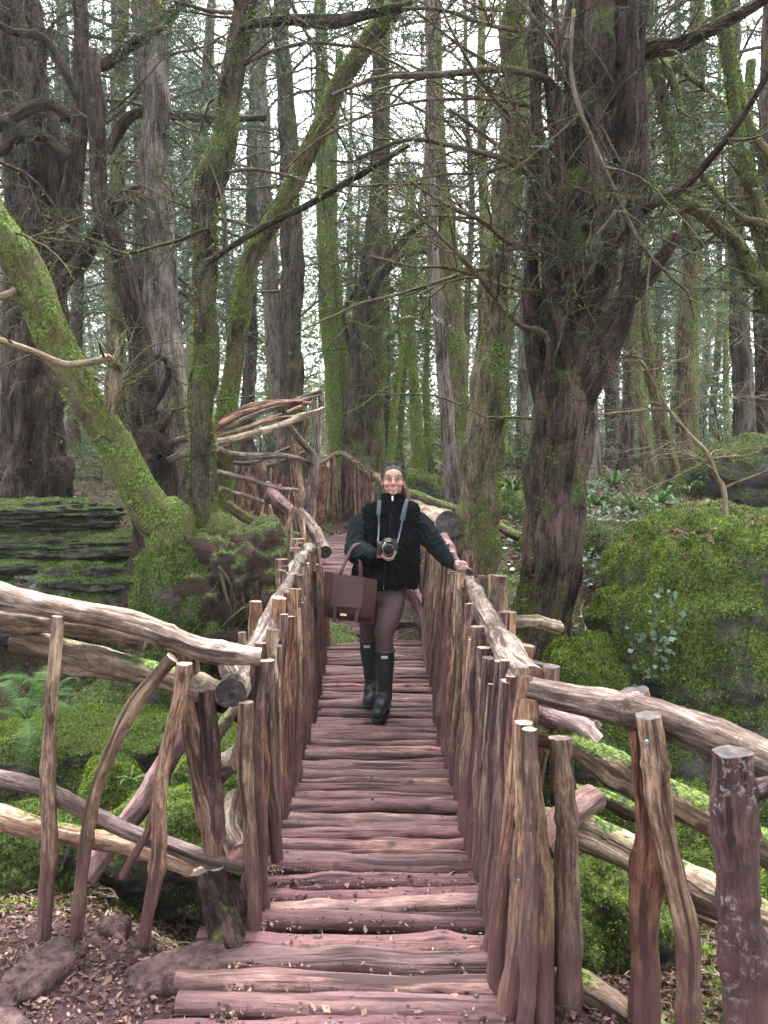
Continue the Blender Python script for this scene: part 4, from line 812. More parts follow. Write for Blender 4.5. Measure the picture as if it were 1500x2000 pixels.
tree('mossy_tree', 'upright mossy trunk rising from the root mound', [(415, 1080, 120, 6.5), (405, 1020, 66, 6.5), (396, 920, 54, 6.5), (388, 800, 52, 6.5), (398, 700, 48, 6.55), (396, 600, 44, 6.55), (402, 500, 48, 6.6), (404, 430, 46, 6.6), (412, 350, 56, 6.65), (440, 260, 46, 6.7), (455, 150, 40, 6.75), (474, 20, 42, 6.8), (480, -80, 40, 6.8)], 'bark_darkmoss', 202, 18, (1.0, 2.4), .2, -.01, (.45, 1), 6, 5, 2, 12000, mossb=.4,
     limbs=[[(400, 530, 9, 6.5), (470, 470, 12, 6.3), (540, 425, 14, 6.1), (620, 390, 13, 5.9), (700, 345, 12, 5.7), (800, 285, 10, 5.5)], [(410, 450, 7, 6.4), (330, 475, 7, 6.2), (255, 495, 6, 6.0)], [(470, 60, 14, 6.7), (560, 40, 16, 6.6), (640, 42, 22, 6.5), (720, 28, 18, 6.4), (800, 10, 14, 6.3)]], rough=.2)
tree('tall_tree', 'tall straight grey ridged trunk behind the root mound', [(345, 900, 96, 8.6), (338, 850, 80, 8.6), (330, 720, 72, 8.6), (320, 600, 60, 8.7), (312, 470, 58, 8.7), (303, 340, 54, 8.8), (300, 200, 50, 8.8), (298, 60, 50, 8.9), (298, -60, 48, 8.9)], 'bark_grey', 203, 10, (.8, 1.8), .1, -.02, (.3, 1), 7, 5, 0, 3000, twm='twig', sides=28)
tree('dead_snag', 'dark twisted snag with a broken top beside the grey trunk', [(300, 900, 80, 7.6), (288, 850, 52, 7.6), (272, 720, 44, 7.6), (262, 640, 40, 7.6), (242, 540, 36, 7.6), (226, 480, 30, 7.6), (203, 420, 30, 7.6), (192, 360, 26, 7.6), (190, 250, 26, 7.6), (186, 150, 28, 7.6), (180, 100, 20, 7.6)], 'bark_yew', 204, 16, (.5, 1.6), .2, 0, (.25, .9), 7, 5, 0, 1200, flute=.18, rough=.24, ext=0,
     limbs=[[(212, 415, 18, 7.6), (240, 385, 22, 7.7), (275, 370, 20, 7.9)], [(300, 700, 12, 7.7), (330, 720, 14, 7.8), (300, 800, 14, 7.7)], [(285, 880, 22, 7.5), (320, 820, 20, 7.6), (340, 770, 14, 7.8)]])
tree('old_yew', 'massive dark many stemmed yew at the far left', [(62, 930, 120, 8.9), (68, 860, 92, 8.9), (78, 740, 84, 9.0), (84, 600, 74, 9.0), (84, 460, 70, 9.1), (80, 320, 60, 9.2), (66, 200, 54, 9.3), (50, 60, 46, 9.4), (40, -60, 40, 9.4)], 'bark_yew', 205, 22, (1.4, 3.2), .15, -.02, (.4, 1), 8, 5, 4, 5000, flute=.34, rough=.2, mossb=.5, sides=34,
     limbs=[[(40, 940, 60, 9.1), (36, 800, 54, 9.1), (32, 640, 50, 9.2), (22, 480, 46, 9.3), (24, 300, 40, 9.4), (10, 100, 34, 9.4), (0, -60, 30, 9.4)], [(70, 640, 34, 8.9), (62, 480, 34, 8.9), (56, 340, 32, 8.9), (66, 200, 28, 8.9), (90, 60, 24, 8.9)], [(90, 600, 40, 8.9), (120, 480, 40, 8.8), (140, 360, 38, 8.7), (158, 240, 34, 8.6), (160, 120, 28, 8.5), (150, -20, 24, 8.4)], [(100, 590, 30, 8.8), (150, 520, 30, 8.6), (200, 440, 26, 8.4), (250, 385, 22, 8.3)], [(120, 380, 26, 9.0), (105, 250, 30, 9.0), (60, 130, 26, 9.0), (30, 0, 20, 9.0)], [(150, 240, 20, 8.6), (80, 200, 22, 8.4), (0, 240, 22, 8.2), (-60, 300, 20, 8.0)], [(140, 300, 18, 8.6), (60, 260, 18, 8.4), (0, 300, 16, 8.2)], [(158, 140, 18, 8.5), (230, 105, 20, 8.4), (300, 60, 18, 8.3), (360, 0, 14, 8.2)], [(155, 200, 14, 8.5), (90, 80, 14, 8.4), (20, 60, 12, 8.3), (-40, 20, 10, 8.2)], [(205, 300, 16, 8.8), (260, 225, 18, 8.8), (340, 225, 16, 8.9), (420, 235, 14, 9.0), (520, 228, 10, 9.0)]])
tree('slanting_tree', 'mossy trunk slanting right across behind the lookout screen', [(428, 900, 46, 8.0), (440, 820, 38, 8.0), (456, 720, 34, 8.0), (472, 610, 36, 7.9), (492, 510, 36, 7.8), (540, 420, 36, 7.7), (585, 330, 34, 7.6), (625, 250, 32, 7.5), (680, 140, 36, 7.4), (750, 40, 34, 7.3), (800, -40, 30, 7.2)], 'bark_green', 206, 16, (.9, 2.2), .25, -.02, (.35, 1), 6, 5, 2, 9000, mossb=.6)
tree('ivy_tree', 'dark ivy clad trunk behind the lookout screen', [(580, 920, 58, 13.5), (574, 850, 46, 13.5), (570, 700, 42, 13.5), (568, 560, 42, 13.5), (566, 420, 40, 13.5), (560, 260, 34, 13.5), (552, 80, 30, 13.5), (548, -60, 26, 13.5)], 'bark_darkmoss', 207, 24, (1.2, 3.2), .1, -.03, (.3, 1), 8, 5, 4, 0, flute=.1, mossb=.2)
tree('slim_tree', 'brown trunk just left of the ivy clad trunk', [(556, 900, 36, 16), (545, 760, 34, 16), (530, 560, 32, 16), (520, 380, 28, 16), (512, 180, 26, 16), (508, -40, 22, 16)], 'bark_far', 208, 12, (1.2, 2.8), .3, 0, (.4, 1), 7, 5, 0, 0)
tree('mossy_pair', 'twin yellow green mossy trunks behind the arched far rail', [(668, 920, 46, 14.5), (660, 840, 36, 14.5), (650, 720, 34, 14.5), (640, 580, 32, 14.5), (634, 440, 30, 14.5), (630, 280, 28, 14.5), (628, 100, 24, 14.5), (628, -60, 22, 14.5)], 'bark_bright', 209, 14, (1.2, 2.8), .3, 0, (.35, 1), 7, 5, 0, 4000, mossb=.4,
     limbs=[[(680, 860, 24, 14.6), (676, 720, 22, 14.6), (664, 600, 20, 14.6), (654, 480, 18, 14.6), (655, 300, 16, 14.7), (662, 100, 14, 14.7)]], lm='bark_bright')
tree('dark_fork', 'dark forked trunk left of centre wrapped in ivy', [(692, 930, 66, 13.8), (692, 880, 48, 13.8), (700, 760, 46, 13.8), (708, 640, 42, 13.8), (720, 540, 40, 13.8), (735, 440, 34, 13.8), (742, 300, 30, 13.8), (740, 120, 26, 13.8), (738, -60, 24, 13.8)], 'bark_darkmoss', 210, 22, (1.2, 3.0), .3, -.01, (.35, 1), 8, 5, 4, 0, flute=.12, mossb=.2,
     limbs=[[(715, 610, 18, 13.6), (745, 540, 18, 13.4), (790, 470, 14, 13.2), (840, 420, 10, 13.0)], [(728, 560, 14, 13.6), (770, 510, 12, 13.5), (820, 490, 9, 13.4), (870, 500, 7, 13.2)], [(690, 700, 10, 13.8), (672, 620, 8, 13.8), (700, 560, 7, 13.9)]])
tree('mossy_tree', 'stout greenish trunk close behind the dark forked trunk', [(728, 920, 54, 15), (730, 840, 42, 15), (735, 700, 38, 15), (742, 560, 36, 15), (745, 420, 32, 15), (748, 240, 28, 15), (750, 60, 24, 15), (752, -60, 22, 15)], 'bark_moss', 211, 10, (1.2, 2.4), .3, 0, (.4, 1), 7, 5, 0, 2500)
for k, (lab, pts, sd) in enumerate([('thin mossy sapling directly above the head of the person', [(760, 905, 14, 14), (772, 800, 13, 14), (782, 700, 12, 14), (786, 600, 9, 14), (790, 500, 7, 14), (796, 380, 5, 14)], 212), ('bright mossy sapling with tangled arms right of centre', [(818, 920, 28, 17), (814, 840, 24, 17), (806, 720, 20, 17), (800, 600, 16, 17), (802, 480, 12, 17), (806, 340, 8, 17)], 213), ('faint mossy sapling between the brown and dark trunks', [(838, 900, 14, 19), (832, 760, 12, 19), (836, 620, 10, 19), (840, 460, 8, 19)], 214)]):
    tree('mossy_sapling', lab, pts, 'bark_bright', sd, 34, (.8, 2.6), .1, -.02, (.25, 1), 8, 4, 0, 2500, mossb=1.0, twm='bark_bright', ext=0, rr1=.016, cat='sapling')
tree('slender_tree', 'slender brown bare trunk right of the person', [(886, 985, 36, 9.2), (878, 900, 28, 9.2), (868, 760, 26, 9.2), (856, 620, 22, 9.2), (846, 480, 20, 9.2), (842, 320, 20, 9.3), (840, 120, 19, 9.3), (838, -60, 18, 9.3)], 'bark_grey', 215, 14, (.8, 2.0), .2, -.01, (.35, 1), 6, 5, 0, 600, twm='twig')
tree('mossy_tree', 'shaggy mossy trunk close behind the slender brown trunk', [(902, 980, 52, 10), (896, 900, 44, 10), (894, 780, 42, 10), (888, 640, 40, 10), (880, 520, 38, 10), (868, 420, 32, 10.1), (852, 260, 28, 10.2), (846, 80, 26, 10.2), (842, -60, 24, 10.2)], 'bark_moss', 216, 14, (1.0, 2.6), .2, -.02, (.4, 1), 6, 5, 3, 8000, mossb=.4)
tree('knotted_tree', 'knotted pale green mossy trunk behind the outstretched hand', [(925, 1180, 96, 6.6), (926, 1090, 82, 6.6), (932, 980, 76, 6.6), (940, 880, 72, 6.65), (952, 790, 74, 6.65), (960, 700, 62, 6.7), (968, 600, 52, 6.7), (980, 480, 48, 6.7), (992, 360, 50, 6.8), (1000, 240, 44, 6.8), (1006, 80, 40, 6.8), (1010, -60, 38, 6.8)], 'bark_moss', 217, 16, (.8, 2.2), .15, -.02, (.4, 1), 6, 5, 2, 16000, flute=.12, rough=.24, mossb=.4, sides=28)
# --- the great yew on the right
tree('split_yew', 'great shaggy split yew trunk behind the right railing', [(1045, 1420, 160, 5.6), (1052, 1330, 116, 5.6), (1058, 1250, 100, 5.6), (1064, 1120, 96, 5.65), (1070, 1000, 94, 5.65), (1080, 880, 98, 5.7), (1095, 770, 104, 5.7), (1115, 660, 106, 5.75), (1130, 540, 100, 5.8), (1138, 420, 96, 5.85), (1142, 280, 104, 5.9), (1150, 140, 92, 5.95), (1160, 0, 90, 6.0), (1166, -80, 80, 6.0)], 'bark_yewmoss', 218, 10, (.8, 2.0), .2, -.02, (.35, 1), 6, 5, 3, 9000, flute=.30, rough=.2, sides=40, mossb=.15, lm='bark_yew',
     limbs=[[(1100, 850, 40, 5.6), (1140, 770, 46, 5.5), (1185, 690, 44, 5.45), (1222, 600, 38, 5.4), (1240, 500, 34, 5.4), (1250, 400, 34, 5.4), (1250, 250, 36, 5.4), (1246, 100, 38, 5.4), (1258, -20, 34, 5.4), (1265, -90, 30, 5.4)],
            [(1130, 720, 40, 5.5), (1180, 650, 38, 5.45), (1230, 590, 34, 5.4), (1275, 530, 28, 5.35), (1318, 462, 18, 5.3)],
            [(1075, 860, 30, 5.6), (1045, 740, 30, 5.6), (1034, 600, 28, 5.65), (1036, 440, 26, 5.7), (1042, 250, 22, 5.8), (1046, 60, 20, 5.8), (1048, -40, 18, 5.8)],
            [(1110, 700, 24, 5.5), (1075, 580, 26, 5.5), (1068, 480, 22, 5.55), (1060, 350, 20, 5.6), (1050, 200, 16, 5.6), (1030, 60, 14, 5.7)],
            [(1170, 640, 22, 5.6), (1190, 480, 28, 5.7), (1205, 320, 30, 5.7), (1215, 160, 28, 5.8), (1225, 0, 26, 5.8)],
            [(1100, 600, 14, 5.5), (1090, 400, 14, 5.6), (1078, 250, 12, 5.6), (1065, 120, 12, 5.6), (1040, 0, 10, 5.6)],
            [(1250, 420, 18, 5.4), (1330, 370, 18, 5.2), (1400, 290, 15, 5.0), (1450, 220, 13, 4.8), (1510, 120, 11, 4.6)],
            [(1248, 110, 26, 5.5), (1310, 85, 26, 5.4), (1390, 55, 22, 5.3), (1480, 5, 18, 5.2), (1540, -30, 14, 5.1)]])
# branches of the great yew that reach left across the view, thin and bare
lb = []
for pts in [[(1065, 655, 13, 5.5), (1010, 632, 12, 5.3), (940, 548, 10, 5.1), (870, 470, 8, 4.9), (810, 412, 6, 4.8)], [(1072, 500, 12, 5.6), (1010, 480, 11, 5.4), (940, 430, 10, 5.2), (870, 400, 8, 5.0), (800, 358, 6, 4.8)],
            [(1092, 180, 13, 5.7), (1010, 140, 14, 5.4), (930, 140, 12, 5.2), (840, 148, 12, 5.0), (740, 152, 9, 4.8), (650, 190, 7, 4.7)], [(1085, 78, 10, 5.7), (1010, 62, 9, 5.4), (940, 45, 8, 5.2), (860, 18, 7, 5.0), (780, 14, 6, 4.8)],
            [(1088, 440, 13, 5.6), (1055, 365, 13, 5.5), (990, 318, 12, 5.3), (900, 290, 10, 5.1), (800, 270, 9, 4.9), (700, 310, 7, 4.8)], [(1090, 420, 11, 5.6), (1020, 330, 10, 5.4), (950, 270, 8, 5.2), (880, 215, 6, 5.0)],
            [(1080, 580, 9, 5.6), (980, 560, 8, 5.3), (880, 525, 7, 5.0), (800, 520, 6, 4.8), (720, 500, 5, 4.7)], [(1100, 330, 9, 5.6), (1000, 230, 8, 5.3), (930, 150, 7, 5.1), (880, 60, 6, 5.0), (850, -20, 5, 5.0)],
            [(1095, 120, 9, 5.6), (1040, 30, 8, 5.4), (990, -20, 7, 5.3)], [(1120, 20, 8, 5.5), (1112, 120, 9, 5.2), (1125, 200, 9, 5.1), (1160, 290, 9, 5.0), (1200, 370, 9, 5.0), (1240, 450, 8, 5.0), (1290, 520, 7, 5.0), (1340, 560, 6, 5.0), (1360, 620, 5, 5.0)],
            [(1245, 350, 9, 5.5), (1180, 440, 8, 5.3), (1120, 500, 7, 5.2)], [(1040, 210, 7, 5.7), (900, 190, 6, 5.3), (780, 200, 5, 5.0), (640, 260, 5, 4.8), (560, 330, 4, 4.8)], [(1060, 300, 6, 5.7), (960, 330, 6, 5.4), (850, 340, 5, 5.1), (730, 380, 4, 4.9)]]: lb.append(pts)
tree('bare_yew_stem', 'thin side stem of bare arching branches against the split yew', [(1085, 900, 16, 5.55), (1075, 760, 16, 5.5), (1078, 640, 15, 5.5), (1090, 480, 14, 5.5), (1096, 300, 13, 5.5), (1090, 120, 12, 5.55), (1080, -40, 10, 5.6)], 'bark_yew', 219, 6, (.6, 1.6), .1, 0, (.3, 1), 10, 5, 0, 0, limbs=lb, lm='twig', mossb=.25, flare=1.0)
# --- right edge
tree('arching_tree', 'mossy arching branches reaching in from the right edge', [(1640, 1000, 90, 7.0), (1600, 800, 70, 7.0), (1560, 620, 60, 7.0), (1520, 500, 40, 6.9), (1480, 410, 30, 6.8), (1450, 300, 26, 6.7), (1425, 150, 24, 6.6), (1405, 20, 24, 6.5), (1395, -60, 22, 6.5)], 'bark_green', 220, 16, (.8, 2.2), .0, -.03, (.2, 1), 7, 5, 3, 6000, mossb=1.0, rr1=.03, mosslen=.045,
     limbs=[[(1540, 640, 40, 6.8), (1480, 520, 34, 6.6), (1420, 450, 30, 6.4), (1350, 400, 26, 6.3), (1290, 375, 20, 6.2), (1255, 360, 12, 6.2)], [(1350, 470, 14, 6.4), (1330, 380, 16, 6.3), (1310, 280, 20, 6.3), (1290, 170, 22, 6.3), (1275, 110, 20, 6.3)], [(1300, 120, 16, 6.3), (1320, 180, 16, 6.2), (1330, 230, 12, 6.2)], [(1520, 340, 24, 6.8), (1470, 260, 24, 6.7), (1430, 130, 22, 6.6), (1400, 0, 18, 6.5)], [(1510, 450, 18, 6.6), (1440, 420, 16, 6.4), (1370, 340, 14, 6.3), (1335, 320, 10, 6.2)], [(1520, 620, 22, 6.6), (1490, 560, 20, 6.5), (1450, 500, 20, 6.4)], [(1520, 560, 26, 6.9), (1470, 390, 22, 6.9), (1462, 250, 18, 6.9), (1465, 120, 14, 6.9)]])
tree('leaning_sapling', 'pale bare sapling leaning over the mossy mound on the right', [(1416, 998, 10, 6.2), (1398, 930, 9, 6.2), (1380, 885, 8.5, 6.15), (1345, 848, 8, 6.1), (1308, 803, 7, 6.0), (1282, 760, 6, 5.95), (1262, 720, 5, 5.9), (1235, 680, 4, 5.9)], 'twig_pale', 221, 12, (.5, 1.3), .2, .01, (.45, 1), 6, 4, 0, 0, twm='twig_pale', ext=0, flare=1.0, cat='sapling', limbs=[[(1308, 803, 6, 6.0), (1250, 802, 5, 5.95), (1180, 808, 4, 5.9), (1120, 810, 3, 5.9)], [(1262, 720, 5, 5.9), (1215, 680, 4, 5.85), (1195, 640, 4, 5.8)]], lm='twig_pale')
for k, (lab, pts, bk, sd, lf) in enumerate([
    ('mossy stem leaning right behind the leafy slope', [(1312, 930, 34, 11), (1298, 840, 30, 11), (1275, 720, 26, 11), (1262, 600, 22, 11.2), (1255, 460, 18, 11.3), (1250, 250, 14, 11.4), (1248, 0, 12, 11.5)], 'bark_moss', 230, 2), ('stout pale mossy trunk right of the split yew', [(1345, 920, 46, 12.5), (1342, 820, 40, 12.5), (1345, 680, 38, 12.5), (1352, 540, 34, 12.5), (1356, 380, 30, 12.5), (1360, 180, 26, 12.5), (1364, -40, 24, 12.5)], 'bark_moss', 231, 1),
    ('curving mossy trunk right of the split yew', [(1275, 945, 30, 10.5), (1262, 860, 26, 10.5), (1246, 760, 24, 10.6), (1240, 640, 20, 10.7), (1246, 480, 18, 10.8), (1262, 320, 14, 10.8), (1270, 100, 12, 10.8)], 'bark_moss', 232, 2), ('dark trunk near the right frame edge', [(1455, 900, 44, 13), (1450, 760, 40, 13), (1445, 600, 36, 13), (1440, 420, 30, 13), (1435, 200, 26, 13), (1432, -40, 22, 13)], 'bark_far_dark', 233, 4),
    ('trunk hung with yew sprays at the right frame edge', [(1515, 930, 60, 10.5), (1508, 760, 50, 10.5), (1500, 600, 46, 10.5), (1502, 400, 40, 10.5), (1506, 150, 34, 10.5), (1510, -40, 30, 10.5)], 'bark_yewmoss', 234, 5), ('reddish dark trunk far behind the leaf strewn slope', [(1198, 905, 32, 18), (1196, 780, 30, 18), (1200, 600, 28, 18), (1205, 420, 24, 18), (1210, 200, 20, 18), (1214, -40, 18, 18)], 'bark_far_dark', 235, 2),
    ('mossy trunk between the old yew and leaning trunk', [(225, 900, 40, 14), (222, 780, 34, 14), (225, 600, 32, 14), (230, 400, 28, 14), (236, 180, 24, 14), (240, -40, 22, 14)], 'bark_moss', 236, 2), ('dark far trunk left of the slanting mossy trunk', [(482, 880, 30, 17), (486, 760, 28, 17), (490, 560, 26, 17), (496, 340, 24, 17), (500, 120, 20, 17), (504, -40, 18, 17)], 'bark_far_dark', 237, 2)]):
    tree('woodland_tree', lab, pts, bk, sd, 18, (1.0, 2.8), .15, -.03, (.3, 1), 7, 5, lf, 3000, mossb=.6 if bk == 'bark_moss' else .2, rr1=.024)

# --- distant trees: a few kinds, copied; each stands on the ground where it grows
def proto(seed, H, r0, bk, twm, leafm, n1, leaf, L1=(1.2, 3.2), lsz=.075, bare=.2, mossb=0):
    r = np.random.default_rng(seed); n = 26; z = np.linspace(-.4, H, n)
    path = np.stack([fbm(np.stack([z*.16, z*0+3, z*0+seed], -1), 2, seed)*.35, fbm(np.stack([z*.16, z*0+8, z*0+seed], -1), 2, seed)*.35, z], -1); path[:, :2] -= path[1, :2]
    rad = r0*(1-.75*(z+.4)/H)*(1+.4*np.exp(-np.maximum(z, 0)/.4))
    o = thing('distant_tree', 'x', 'tree', (0, 0, 0)); mb = MB(); tubes(mb, path, rad, 12, 0, .12, 1.5, seed=seed); build(mb, 'trunk', M[bk], o, org=(0, 0, 0))
    p, tg, rr, _ = child_starts(r, path[None], rad[None], n1, bare, .99); az = r.uniform(0, 6.283, n1); Ln = r.uniform(*L1, n1)*(1.15-.5*(p[:, 2]/H))
    B1 = walk(r, p, np.stack([np.cos(az), np.sin(az), .25+r.normal(0, .3, n1)], -1), Ln, 8, .14, -.03); R1 = np.minimum(rr*.4, .03)[:, None]*np.linspace(1, .25, 8)[None]
    mbb = MB(); tubes(mbb, B1, R1, 5, 0); p2, tg2, rr2, i2 = child_starts(r, B1, R1, 6, .15, 1); L2 = Ln[i2]*r.uniform(.2, .5, len(p2))
    B2 = walk(r, p2, sideways(r, tg2, .8), L2, 5, .18, -.02); R2 = np.clip(rr2*.5, .004, .012)[:, None]*np.linspace(1, .35, 5)[None]; tubes(mbb, B2, R2, 3, 0)
    p3, tg3, rr3, _ = child_starts(r, B2, R2, 4, .1, 1); B3 = walk(r, p3, sideways(r, tg3, .8), r.uniform(.2, .6, len(p3)), 3, .15, -.02); R3 = np.clip(rr3*.6, .0045, .007)[:, None]*np.linspace(1, .5, 3)[None]; tubes(mbb, B3, R3, 3, 0)
    tag(build(mbb, 'branches', M[twm], o, org=(0, 0, 0)), kind='stuff')
    if leaf:
        p4, tg4, _, _ = child_starts(r, B3, R3, leaf, .1, 1); mbf = MB(); sprays(mbf, p4, sideways(r, tg4, .7), r.uniform(.15, .35, len(p4)), 7, lsz, .03, r, 0, .3); build(mbf, 'crown', M[leafm], o, org=(0, 0, 0), smooth=False)
    return o
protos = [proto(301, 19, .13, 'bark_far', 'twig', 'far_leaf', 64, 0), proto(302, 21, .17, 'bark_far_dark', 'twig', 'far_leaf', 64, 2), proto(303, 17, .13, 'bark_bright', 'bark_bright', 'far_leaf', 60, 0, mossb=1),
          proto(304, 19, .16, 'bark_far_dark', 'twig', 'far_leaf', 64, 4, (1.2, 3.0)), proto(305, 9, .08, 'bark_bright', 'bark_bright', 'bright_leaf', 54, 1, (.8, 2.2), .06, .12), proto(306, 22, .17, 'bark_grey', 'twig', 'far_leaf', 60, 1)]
PL = ['slender greyish trunk among the distant bare trees', 'dark leafy trunk among the distant trees', 'mossy slender trunk among the distant trees', 'bushy dark evergreen among the distant trees', 'low mossy tree among the distant understorey', 'tall pale straight trunk among the distant trees']
PG = ['distant bare trees', 'distant leafy trees', 'distant mossy trees', 'distant evergreens', 'distant understorey trees', 'distant pale trees']
def copy_tree(o, parent=None):
    c = o.copy(); COL.objects.link(c); c.parent = parent
    for ch in list(o.children): copy_tree(ch, c)
    return c
r = np.random.default_rng(310); used = [False]*6; placed = []
kinds = [0, 3, 2, 1, 4, 5, 3, 4, 2, 1, 0, 3]
i = 0; tries = 0
while i < 112 and tries < 4000:
    tries += 1
    d = 13+36*r.random()**1.1 if i < 80 else r.uniform(50, 88); x = r.uniform(-.58, .58)*d
    if abs(x+.4) < 1.6 and d < 17: continue
    if any((x-a)**2+(d-b)**2 < (.9+d*.02)**2 for a, b in placed): continue
    placed.append((x, d)); k = kinds[i % len(kinds)]
    o = protos[k] if not used[k] else copy_tree(protos[k]); used[k] = True
    o.location = (x, d, float(height(x, d))); o.rotation_euler = (r.normal(0, .03), r.normal(0, .03), r.uniform(0, 6.28)); s = r.uniform(.8, 1.25); o.scale = (s, s, s)
    tag(o, PL[k], 'tree', PG[k]); i += 1
# the wood goes on behind the photographer: unseen trees, added to cut front light
for i in range(14):
    k = (1, 3, 0, 3, 5, 3)[i % 6]; a = math.radians(200+i*140/13+r.uniform(-4, 4)); d = r.uniform(8.5, 19); o = copy_tree(protos[k]); x, y = d*math.cos(a), d*math.sin(a)
    o.location = (x, y, float(height(x, y))); o.rotation_euler = (0, 0, r.uniform(0, 6.28)); tag(o, PL[k], 'tree', PG[k])
# understorey bushes between the trunks
def bushproto(seed, leafm, R, H, n):
    r = np.random.default_rng(seed); o = thing('bush', 'x', 'bush', (0, 0, 0)); m = 26; az = r.uniform(0, 6.28, m)
    B = walk(r, r.normal(0, .08, (m, 3))*[1, 1, 0], np.stack([np.cos(az)*.7, np.sin(az)*.7, r.uniform(.5, 1.4, m)], -1), r.uniform(.5, 1, m)*H*1.2, 7, .2, -.03); Rr = np.repeat(np.linspace(.012, .004, 7)[None], m, 0)
    mb = MB(); tubes(mb, B, Rr, 4); p, tg, rr, _ = child_starts(r, B, Rr, 8, .15, 1); B2 = walk(r, p, sideways(r, tg, .8), r.uniform(.2, .5, len(p)), 4, .2, -.02); R2 = np.repeat(np.linspace(.005, .002, 4)[None], len(p), 0); tubes(mb, B2, R2, 3)
    build(mb, 'stems', M['twig'], o, org=(0, 0, 0)); p4, tg4, _, _ = child_starts(r, B2, R2, n, .1, 1); mb = MB(); sprays(mb, p4, sideways(r, tg4, .7), r.uniform(.1, .25, len(p4)), 7, .055, .025, r); build(mb, 'crown', M[leafm], o, org=(0, 0, 0), smooth=False)
    return o
bp = [bushproto(320, 'bright_leaf', 1, 1.2, 3), bushproto(321, 'far_leaf', 1, 1.8, 4)]; ub = [0, 0]
for i in range(84):
    d = 14+44*r.random(); x = r.uniform(-.6, .6)*d
    if abs(x+.5) < 1.8 and d < 16: continue
    k = int(r.random() < .5); o = bp[k] if not ub[k] else copy_tree(bp[k]); ub[k] = 1
    o.location = (x, d, float(height(x, d))-.05); o.rotation_euler = (0, 0, r.uniform(0, 6.28)); s = r.uniform(.7, 1.5)*(1+max(0, d-25)*.03); o.scale = (s*1.2, s*1.2, s)
    tag(o, ['low fresh green bush on the distant woodland floor', 'greyish evergreen bush on the distant woodland floor'][k], 'bush', ['distant fresh green bushes', 'distant evergreen bushes'][k])

# far wood that reads as one mass of twigs and leaves between the trunks
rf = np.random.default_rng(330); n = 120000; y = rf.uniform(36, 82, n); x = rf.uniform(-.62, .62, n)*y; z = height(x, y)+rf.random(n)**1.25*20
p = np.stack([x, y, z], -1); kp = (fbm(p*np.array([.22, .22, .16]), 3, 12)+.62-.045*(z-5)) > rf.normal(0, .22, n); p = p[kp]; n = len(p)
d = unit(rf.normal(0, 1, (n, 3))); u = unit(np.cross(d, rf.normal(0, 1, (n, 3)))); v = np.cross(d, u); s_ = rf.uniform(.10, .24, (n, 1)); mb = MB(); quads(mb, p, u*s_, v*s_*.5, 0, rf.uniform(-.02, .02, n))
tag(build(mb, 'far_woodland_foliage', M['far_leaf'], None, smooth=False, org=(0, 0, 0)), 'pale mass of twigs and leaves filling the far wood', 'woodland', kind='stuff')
# ------------------------------------------------------------------ ferns and ivy
def frond_mesh(name, L, Wd, arch, seed, pinnate=False):
    r = np.random.default_rng(seed); mb = MB(); n = 12; t = np.linspace(0, 1, n); rx = L*np.sin(t*arch)/arch*1.0; rz = L*(.55*t-.75*t**2.2)
    if not pinnate:
        w = Wd*np.sin(np.clip(t*1.05+.08, 0, 1)*math.pi)**.6*(1-.35*t); wav = .006*np.sin(t*22)
        V = np.stack([np.stack([rx, -w/2, rz+wav+.008], -1), np.stack([rx, t*0, rz], -1), np.stack([rx, w/2, rz-wav+.008], -1)], 1)
        i = np.arange(n*3).reshape(n, 3); mb.add(V, np.concatenate([np.stack([i[:-1, k], i[1:, k], i[1:, k+1], i[:-1, k+1]], -1) for k in (0, 1)]))
    else:
        tubes(mb, np.stack([rx, t*0, rz], -1), np.linspace(.004, .001, n), 4)
        m = 40; tt = np.linspace(.12, .98, m); x = np.interp(tt, t, rx); z = np.interp(tt, t, rz); w = Wd*np.sin(tt*math.pi*.92+.2)**.8*.5
        for s in (-1, 1):
            b = np.stack([x, x*0, z], -1); tip = b+np.stack([w*.35, s*w, -w*.2], -1); d = np.stack([x*0+L/m*.55, x*0, x*0], -1)
            V = np.stack([b-d*.35, b+d*.6, tip], 1); mb.add(V, np.arange(m*3).reshape(-1, 3))
    me = mb.mesh(name); me.materials.append(M['fern']); return me
fm = [frond_mesh('frond', L, w, a, 400+k) for k, (L, w, a) in enumerate(((.40, .036, 1.7), (.34, .032, 2.0), (.46, .040, 1.5)))]
fp = [frond_mesh('frond', L, w, a, 410+k, True) for k, (L, w, a) in enumerate(((.5, .16, 1.5), (.42, .15, 1.7), (.55, .17, 1.3)))]
def fern(label, loc, n, s, meshes=fm, name='hart_tongue_fern', group=None):
    o = thing(name, label, 'fern', loc, group); off = R_.uniform(0, 6)
    for k in range(n):
        f = bpy.data.objects.new('frond', R_.choice(meshes)); COL.objects.link(f); f.parent = o; f.rotation_euler = (R_.uniform(-.3, .3), R_.uniform(-.75, .25), off+k*6.283/n+R_.uniform(-.3, .3)); q = s*R_.uniform(.7, 1.15); f.scale = (q, q, q)
def gfern(label, px, d, n, s, meshes=fm, name='hart_tongue_fern', py=None, lift=.02):
    p = P(px, 1000, d); z = float(height(p[0], d)) if py is None else P(px, py, d)[2]
    fern(label, (p[0], d, z+lift), n, s, meshes, name)
gfern('large glossy fern between the knotted trunk and the split yew', 1005, 8.6, 27, 1.28, py=963)
gfern('small glossy fern tucked under the fern between both trunks', 1012, 8.0, 9, .9, py=1010)
gfern('glossy fern at the middle of the leafy slope', 1235, 7.6, 22, 1.20, py=1003)
gfern('glossy fern spreading just right of the split yew', 1165, 7.3, 21, 1.20, py=993)
gfern('glossy fern overhanging the dark rock on the slope', 1290, 7.4, 19, 1.08, py=986)
